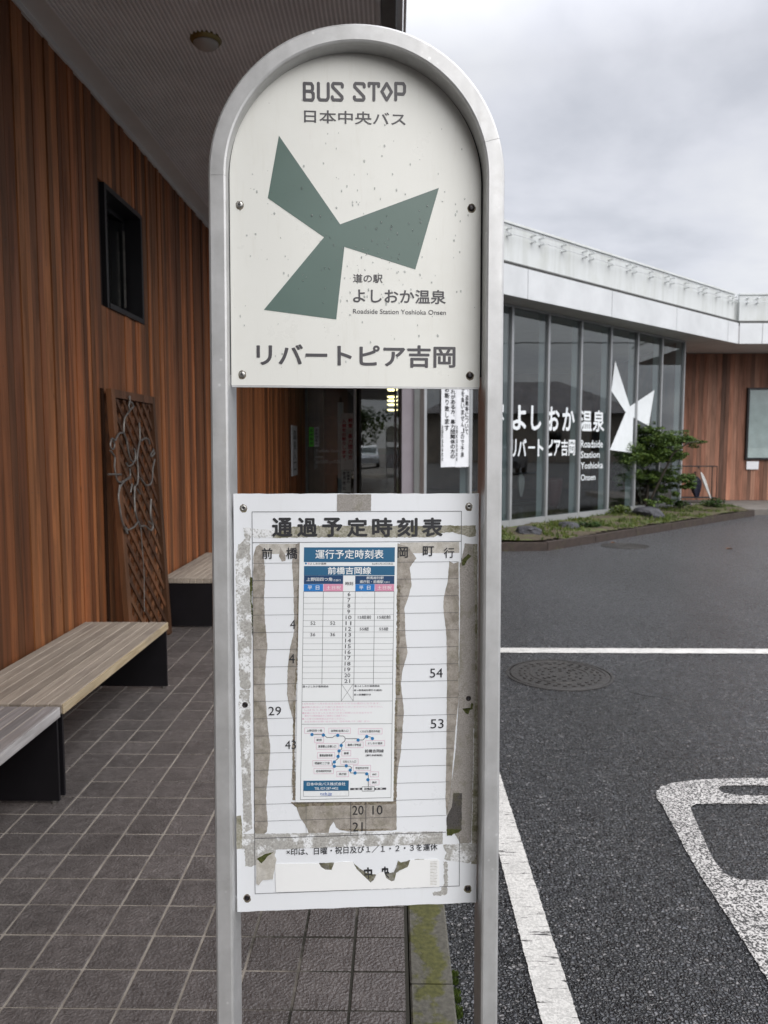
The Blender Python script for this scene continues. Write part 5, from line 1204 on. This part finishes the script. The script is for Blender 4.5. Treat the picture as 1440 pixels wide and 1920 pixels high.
for k in range(16): patch('paper_rub', M_tanl, [c3(1128, 945 + k * 8.5), c3(1168 + rnd.uniform(-8, 4), 944 + k * 8.5), c3(1168, 946.5 + k * 8.5), c3(1130, 948 + k * 8.5)], Z * 5.4, .3, 3, 60 + k)

# ---- the newer timetable sheet taped on top
TL, TR, BL, BR = (562, 1018), (745, 1018), (554, 1503.3), (737.3, 1501.7)
SO = Z * 7
b = MB(); b.slab([BP.px(*p, SO) for p in (TL, BL, BR, TR)], BP.n, .0008); sh = b.make('timetable_sheet', M_paper, sign)
def st(x, y):   # photo px -> sheet st (affine)
    t = (y - 1018) / 484.5; xl = TL[0] + (BL[0] - TL[0]) * t; return ((x - xl) / 183.0, t)
def SH(s, t, off):
    xl = TL[0] + (BL[0] - TL[0]) * t; xr = TR[0] + (BR[0] - TR[0]) * t
    y = (TL[1] + (BL[1] - TL[1]) * t) * (1 - s) + (TR[1] + (BR[1] - TR[1]) * t) * s
    return BP.px(xl + (xr - xl) * s, y, SO + off)
def sbox(b, x0, y0, x1, y1, off):
    a_ = st(x0, y0); c_ = st(x0, y1); s1 = st(x1, y0)[0]
    b.add([SH(a_[0], c_[1], off), SH(s1, c_[1], off), SH(s1, a_[1], off), SH(a_[0], a_[1], off)], [(0, 1, 2, 3)])
def stext(b, s, x0, y0, x1, y1, off=.0004, bo=.0, res=2):
    a_ = st(x0, y0); t1 = st(x0, y1)[1]; s1 = st(x1, y0)[0]
    text_to(b, s, lambda u, v: SH(a_[0] + (s1 - a_[0]) * u, t1 + (a_[1] - t1) * v, off), bo, 1.0, res)
def c4(x, y): return (550 + x / 6.857, 1000 + y / 6.857)
def c5(x, y): return (550 + x / 6.857, 1260 + y / 6.857)
def S4(b, x0, y0, x1, y1, off=.0002): sbox(b, *c4(x0, y0), *c4(x1, y1), off)
def S5(b, x0, y0, x1, y1, off=.0002): sbox(b, *c5(x0, y0), *c5(x1, y1), off)
for fn_, q, nm_, m_c in ((S4, (138, 178, 1305, 368), 'blue_band', M_blue), (S4, (138, 418, 1303, 538), 'blue_band', M_blue), (S5, (130, 1388, 712, 1517), 'blue_band', M_blue), (S4, (137, 539, 641, 648), 'navy_band', M_navy), (S4, (796, 545, 1298, 650), 'navy_band', M_navy),
        (S4, (135, 650, 384, 745), 'blue_cell', M_cyan), (S4, (797, 652, 1045, 746), 'blue_cell', M_cyan), (S4, (389, 650, 640, 745), 'pink_cell', M_pink), (S4, (1049, 652, 1294, 747), 'pink_cell', M_pink)):
    b = MB(); fn_(b, *q); b.make(nm_, m_c, sh)
b = MB()
for a_ in (('運行予定時刻表', 285, 208, 1160, 325, .01), ('前橋吉岡線', 445, 430, 1000, 526, .015), ('上野田四つ角', 168, 565, 500, 612, .01), ('方面行', 512, 588, 610, 614, 0), ('群馬総社駅', 940, 552, 1160, 588, .01), ('県庁前・前橋駅', 855, 600, 1155, 640, .01), ('方面行', 1162, 615, 1240, 638, 0), ('平日', 185, 670, 335, 722, .01), ('土日祝', 425, 672, 610, 720, .0), ('平日', 845, 672, 990, 722, .01), ('土日祝', 1080, 672, 1262, 722, 0)):
    if a_[0] == '平日':
        w = (a_[3] - a_[1]) * .38
        stext(b, '平', *c4(a_[1], a_[2]), *c4(a_[1] + w, a_[4]), .0004, .01); stext(b, '日', *c4(a_[3] - w * .8, a_[2]), *c4(a_[3], a_[4]), .0004, .01)
    else: stext(b, a_[0], *c4(a_[1], a_[2]), *c4(a_[3], a_[4]), .0004, a_[5])
stext(b, '日本中央バス株式会社', *c5(175, 1410), *c5(670, 1452), .0004, .01); stext(b, 'TEL 027-287-4422', *c5(272, 1473), *c5(577, 1503), .0004, .01)
b.make('white_lettering', M_label, sh, kind='stuff')
b = MB()
stext(b, 'よしおか温泉', *c4(215, 374), *c4(425, 400), bo=.01); stext(b, 'R6年3月24日改正', *c4(1015, 376), *c4(1285, 404)); stext(b, '時刻', *c4(668, 620), *c4(768, 665), bo=.01)
for i in range(16):
    h = str(6 + i); cx_ = 717 - i * 1.65; cy_ = 781 + i * 74.3; w = 18 if len(h) == 1 else 37
    stext(b, h, *c4(cx_ - w, cy_ - 25), *c4(cx_ + w, cy_ + 23), bo=.005)
for a_ in (('52', 222, 1128, 285, 1172), ('52', 475, 1128, 540, 1172), ('36', 220, 1275, 283, 1318), ('36', 475, 1275, 537, 1318), ('15総前', 830, 1052, 1000, 1098), ('15総前', 1080, 1052, 1250, 1098), ('55総', 852, 1203, 970, 1248), ('55総', 1103, 1203, 1220, 1248)): stext(b, a_[0], *c4(*a_[1:3]), *c4(*a_[3:]), bo=.005)
for a_ in (('温→よしおか温泉経由', 120, 165, 450, 192), ('温→よしおか温泉経由', 782, 163, 1105, 188), ('総→群馬総社駅行き(経由)', 780, 218, 1140, 245), ('前→前橋駅行き', 780, 274, 995, 300), ('前橋吉岡線', 918, 990, 1160, 1033), ('[運行系統略図]', 930, 1055, 1142, 1083)): stext(b, a_[0], *c5(*a_[1:3]), *c5(*a_[3:]), bo=.015)
stops = [('上野田四つ角', 145, 710, 397, 780), ('吉岡町役場入口', 455, 715, 733, 785), ('くわばら整形外科前', 833, 722, 1140, 795), ('新田', 272, 830, 390, 900), ('高塚敷山古墳入口', 295, 912, 577, 985), ('駒寄小学校前', 672, 895, 897, 968), ('よしおか温泉', 928, 877, 1172, 947), ('番橋', 622, 1003, 738, 1073), ('農業試験場東', 310, 1028, 532, 1100), ('問屋町二丁目', 250, 1130, 490, 1200), ('公社ビル入口', 608, 1110, 832, 1180), ('老年病研究所前', 265, 1230, 515, 1300), ('市役所合庁前', 770, 1195, 993, 1265), ('県庁前', 558, 1270, 710, 1340), ('本町', 985, 1280, 1095, 1345), ('表町', 983, 1382, 1100, 1450)]
for (s, x0, y0, x1, y1) in stops: stext(b, s, *c5(x0 + 27, y0 + 20), *c5(x1 - 27, y1 - 20), bo=.01)
stext(b, '前橋駅', *c5(910, 1482), *c5(1015, 1515), bo=.01)
b.make('lettering', M_line, sh, kind='stuff')
b = MB()
def seg(b, p, q, w, off=.0003):
    p = Vector(p); q = Vector(q); d = (q - p).normalized(); n_ = Vector((-d.y, d.x)) * w
    b.add([SH(*st(*c5(*x)), off) for x in ((p - n_), (q - n_), (q + n_), (p + n_))], [(0, 1, 2, 3)])
def L4(x0, y0, x1, y1, w): seg(b, (x0, y0 - 1782.8), (x1, y1 - 1782.8), w)
for i in range(17): y = 745 + i * 74.45; L4(133 - i * 1.15, y, 1292 - i * 1.15, y, 1.3 if 0 < i < 16 else 2.2)
for x in (133, 386, 640, 796, 1046, 1293): L4(x, 745, x - 19, 1931, 2.4)
for y, in ((371,), (663,)): seg(b, (108 if y == 371 else 105, y), (1270, y), 2.2, .00031)
for x, y0, y1 in ((115, 148, 1632), (1276, 148, 1614)): seg(b, (x, y0), (x - 24, y1), 2.2, .00032)
seg(b, (90, 1630), (1250, 1614), 2.6, .00033)
for x in (618, 770): seg(b, (x, 148), (x - 2, 370), 2.2, .00034)
seg(b, (618, 150), (768, 368), 1.6, .00035); seg(b, (768, 150), (616, 368), 1.6, .00036)
for rect, w in (((882, 1470, 1040, 1527), 2.6), ((130, 1518, 711, 1588), 1.6)):
    x0, y0, x1, y1 = rect
    for p, q in (((x0, y0), (x1, y0)), ((x1, y0), (x1, y1)), ((x1, y1), (x0, y1)), ((x0, y1), (x0, y0))): seg(b, p, q, w, .00045)
def pline(pts, w, off):
    for i in range(len(pts) - 1): seg(b, pts[i], pts[i + 1], w, off + i * .000005)
pline([(240, 797), (387, 797), (430, 835), (505, 835), (530, 815), (640, 817), (662, 835), (665, 852), (662, 880), (620, 915), (622, 985), (588, 1008), (580, 1100), (505, 1165), (502, 1190), (527, 1205), (725, 1205), (750, 1225), (735, 1250), (735, 1293), (943, 1293), (962, 1320), (962, 1470)], 3.6, .0003)
pline([(668, 852), (820, 852), (850, 870), (895, 870), (925, 835), (960, 825), (1000, 835), (1015, 852)], 3.6, .00045)
for (x0, x1) in ((730, 880), (1042, 1190)): seg(b, (x0, 1500), (x1, 1498), 13, .0003)
b.make('ruled_lines', M_line, sh, kind='stuff')
b = MB()
for (x0, x1) in ((775, 800), (825, 855), (1060, 1085), (1110, 1140)): seg(b, (x0, 1500), (x1, 1499), 5, .0004)
b.make('rail_dashes', M_label, sh, kind='stuff')
b = MB()
for (x, y) in ((240, 795), (387, 803), (571, 808), (832, 870), (943, 825), (1015, 852), (615, 938), (588, 1008), (575, 1078), (527, 1150), (527, 1205), (680, 1200), (730, 1255), (792, 1293), (943, 1305), (957, 1380)):
    b.add([SH(*st(*c5(x + 21 * math.cos(t * PI / 8), y + 21 * math.sin(t * PI / 8))), .0006) for t in range(16)], [tuple(range(16))])
b.add([SH(*st(*c4(162 + 13 * math.cos(t * PI / 6), 386 + 13 * math.sin(t * PI / 6))), .0004) for t in range(12)], [tuple(range(12))])
b.make('map_dots', M_node, sh, kind='stuff')
b = MB()
for (s, x0, y0, x1, y1) in stops:
    for p, q in (((x0, y0), (x1, y0)), ((x1, y0), (x1, y1)), ((x1, y1), (x0, y1)), ((x0, y1), (x0, y0))): seg(b, p, q, 2.6, .00025)
b.add([SH(*st(*c4(198 + 13 * math.cos(t * PI / 6), 386 + 13 * math.sin(t * PI / 6))), .0004) for t in range(12)], [tuple(range(12))])
for i, (y, s, x0, x1) in enumerate(((400, '12月30日〜1月3日は土日祝ダイヤでの運行となります。', 118, 1115), (443, '道路の状況により遅れる場合がございますのでご了承下さい。', 140, 1150), (480, 'しばらくお待ち下さい。', 145, 660), (520, '定員になりましたら次のバスをご利用いただきますので', 140, 1010), (556, '車内での携帯電話のご使用はご遠慮下さい。', 145, 700), (595, 'バス停での駐停車はおやめください。', 140, 660), (630, 'お忘れ物のお問い合わせは、日本中央バス（株）まで。', 145, 985))):
    stext(b, s, *c5(x0, y - 12), *c5(x1, y + 12), .0003, .0)
for y in (447, 520, 595): S5(b, 118, y - 10, 136, y + 10, .0003)
b.make('pink_print', M_pinkf, sh, kind='stuff')
b = MB(); stext(b, 'ncb.jp', *c5(348, 1538), *c5(495, 1580), .0004, .005); seg(b, (348, 1582), (495, 1580), 1.6, .0005); b.make('link_lettering', M_link, sh)

# ================================================================== THINGS MIRRORED IN THE GLASS
def car(loc, rz, m, label):
    t = thing('parked_car', label, 'car', loc, rz); M = LOC[t.name]
    side = [(-2.0, .35), (-2.05, .7), (-1.9, .95), (-1.5, 1.35), (-1.2, 1.48), (.3, 1.5), (.75, 1.38), (1.25, .98), (1.9, .85), (2.05, .65), (2.0, .32)]
    def W(z): return .84 if z < .95 else .84 - (z - .95) * .32
    v = []; n = len(side)
    for s_ in (-1, 1): v += [M @ Vector((x, s_ * W(z), z)) for x, z in side]
    f = [tuple(range(n)), tuple(range(2 * n - 1, n - 1, -1))] + [(i, (i + 1) % n, n + (i + 1) % n, n + i) for i in range(n)]
    mk('body', v, f, m, t)
    for s_ in (-1, 1):
        b = MB(); P = [(-1.45, 1.0), (-1.35, 1.32), (-1.1, 1.41), (.25, 1.43), (.6, 1.33), (1.0, 1.0)]; b.slab([M @ Vector((x, s_ * (W(z) + .012), z)) for x, z in P], M.to_3x3() @ Vector((0, s_, 0)), .02); b.make('side_window', M_glassd, t)
        for x in (-1.3, 1.3):
            b = MB(); b.lathe([(.31, 0), (.31, .2)], M @ Matrix.Translation((x, s_ * .66 if s_ > 0 else -.86, .31)) @ Matrix.Rotation(-PI / 2, 4, 'X'), 20); b.make('wheel', M_tyre, t)
    for (x0, z0, x1, z1, nm) in ((.80, 1.36, 1.22, 1.01, 'windscreen'), (-1.83, 1.03, -1.52, 1.35, 'rear_window')):
        s_ = .015 if x0 > 0 else -.015
        v = [M @ Vector((x0 + s_, -.66, z0 + .012)), M @ Vector((x0 + s_, .66, z0 + .012)), M @ Vector((x1 + s_, .68, z1 + .012)), M @ Vector((x1 + s_, -.68, z1 + .012))]; mk(nm, v, [(0, 1, 2, 3)], M_glassd, t)
    for s_ in (-1, 1):
        b = MB(); b.box(2.0, 2.06, s_ * .62 - .15, s_ * .62 + .15, .62, .76, M); b.make('headlight', M_label, t)
car((-1.9, -19, AZ), PI / 2, M_carw, 'silver car parked behind the viewer, mirrored in the entrance door glass')
car((.9, -24, AZ), PI / 2, M_carw, 'white silver car mirrored farther right in the entrance door glass')
car((30, 17, AZ), .3, M_card, 'dark car parked far off to the right, mirrored in the slanted glass')
def hedge_tree(x, y, h, label, sd):
    t = thing('tree', label, 'tree', (x, y, AZ), group='trees around the car park'); r = random.Random(sd)
    b = MB(); b.tube([(x, y, AZ), (x + .1, y, h * .5)], [.16, .08], 8); b.make('trunk', M_bark, t); b = MB()
    for _ in range(14): leafblob(b, (x + r.gauss(0, h * .22), y + r.gauss(0, h * .22), h * r.uniform(.35, .85)), h * .2, h * .2, h * .14, 90, .34, r)
    b.make('crown', M_leaf3, t)
TL_ = ['leftmost tree of the row behind the viewer', 'short tree second from the left behind the viewer', 'tall middle tree of the row behind the viewer', 'short tree right of the tall middle one behind the viewer', 'tallest tree at the right end of the row behind the viewer']
for i, (x, y, h) in enumerate(((-7, -34, 6), (-3, -36, 5), (1.5, -35, 6.5), (6, -33, 5), (11, -36, 7))): hedge_tree(x, y, h, TL_[i], i + 70)
hs = thing('house', 'low house with dark hipped roof far to the right, mirrored in the glass', 'house', (62, 22, AZ))
b = MB(); b.box(57, 68, 14, 32, AZ, 4.2); b.make('wall', M_housew, hs)
b = MB(); P = [(56.2, 13.2, 4.2), (68.8, 13.2, 4.2), (68.8, 32.8, 4.2), (56.2, 32.8, 4.2), (62.5, 19.5, 7.4), (62.5, 26.5, 7.4)]; b.add(P, [(0, 1, 4), (1, 2, 5, 4), (2, 3, 5), (3, 0, 4, 5), (3, 2, 1, 0)]); b.make('roof', M_roofd, hs)
for y in (16, 20.5, 25, 29): b = MB(); b.box(56.96, 56.99, y - .7, y + .7, 1.0, 2.6); b.make('window', M_glassd, hs)
tag(MB.make((lambda q: (q.tube([Vector((34, -60 + i * 8, 8.5 - 1.2 * math.sin(PI * i / 20))) for i in range(21)], .03, 6), q)[1])(MB()), 'overhead_cable', M_black), 'thin black overhead cable strung above the car park', 'cable')
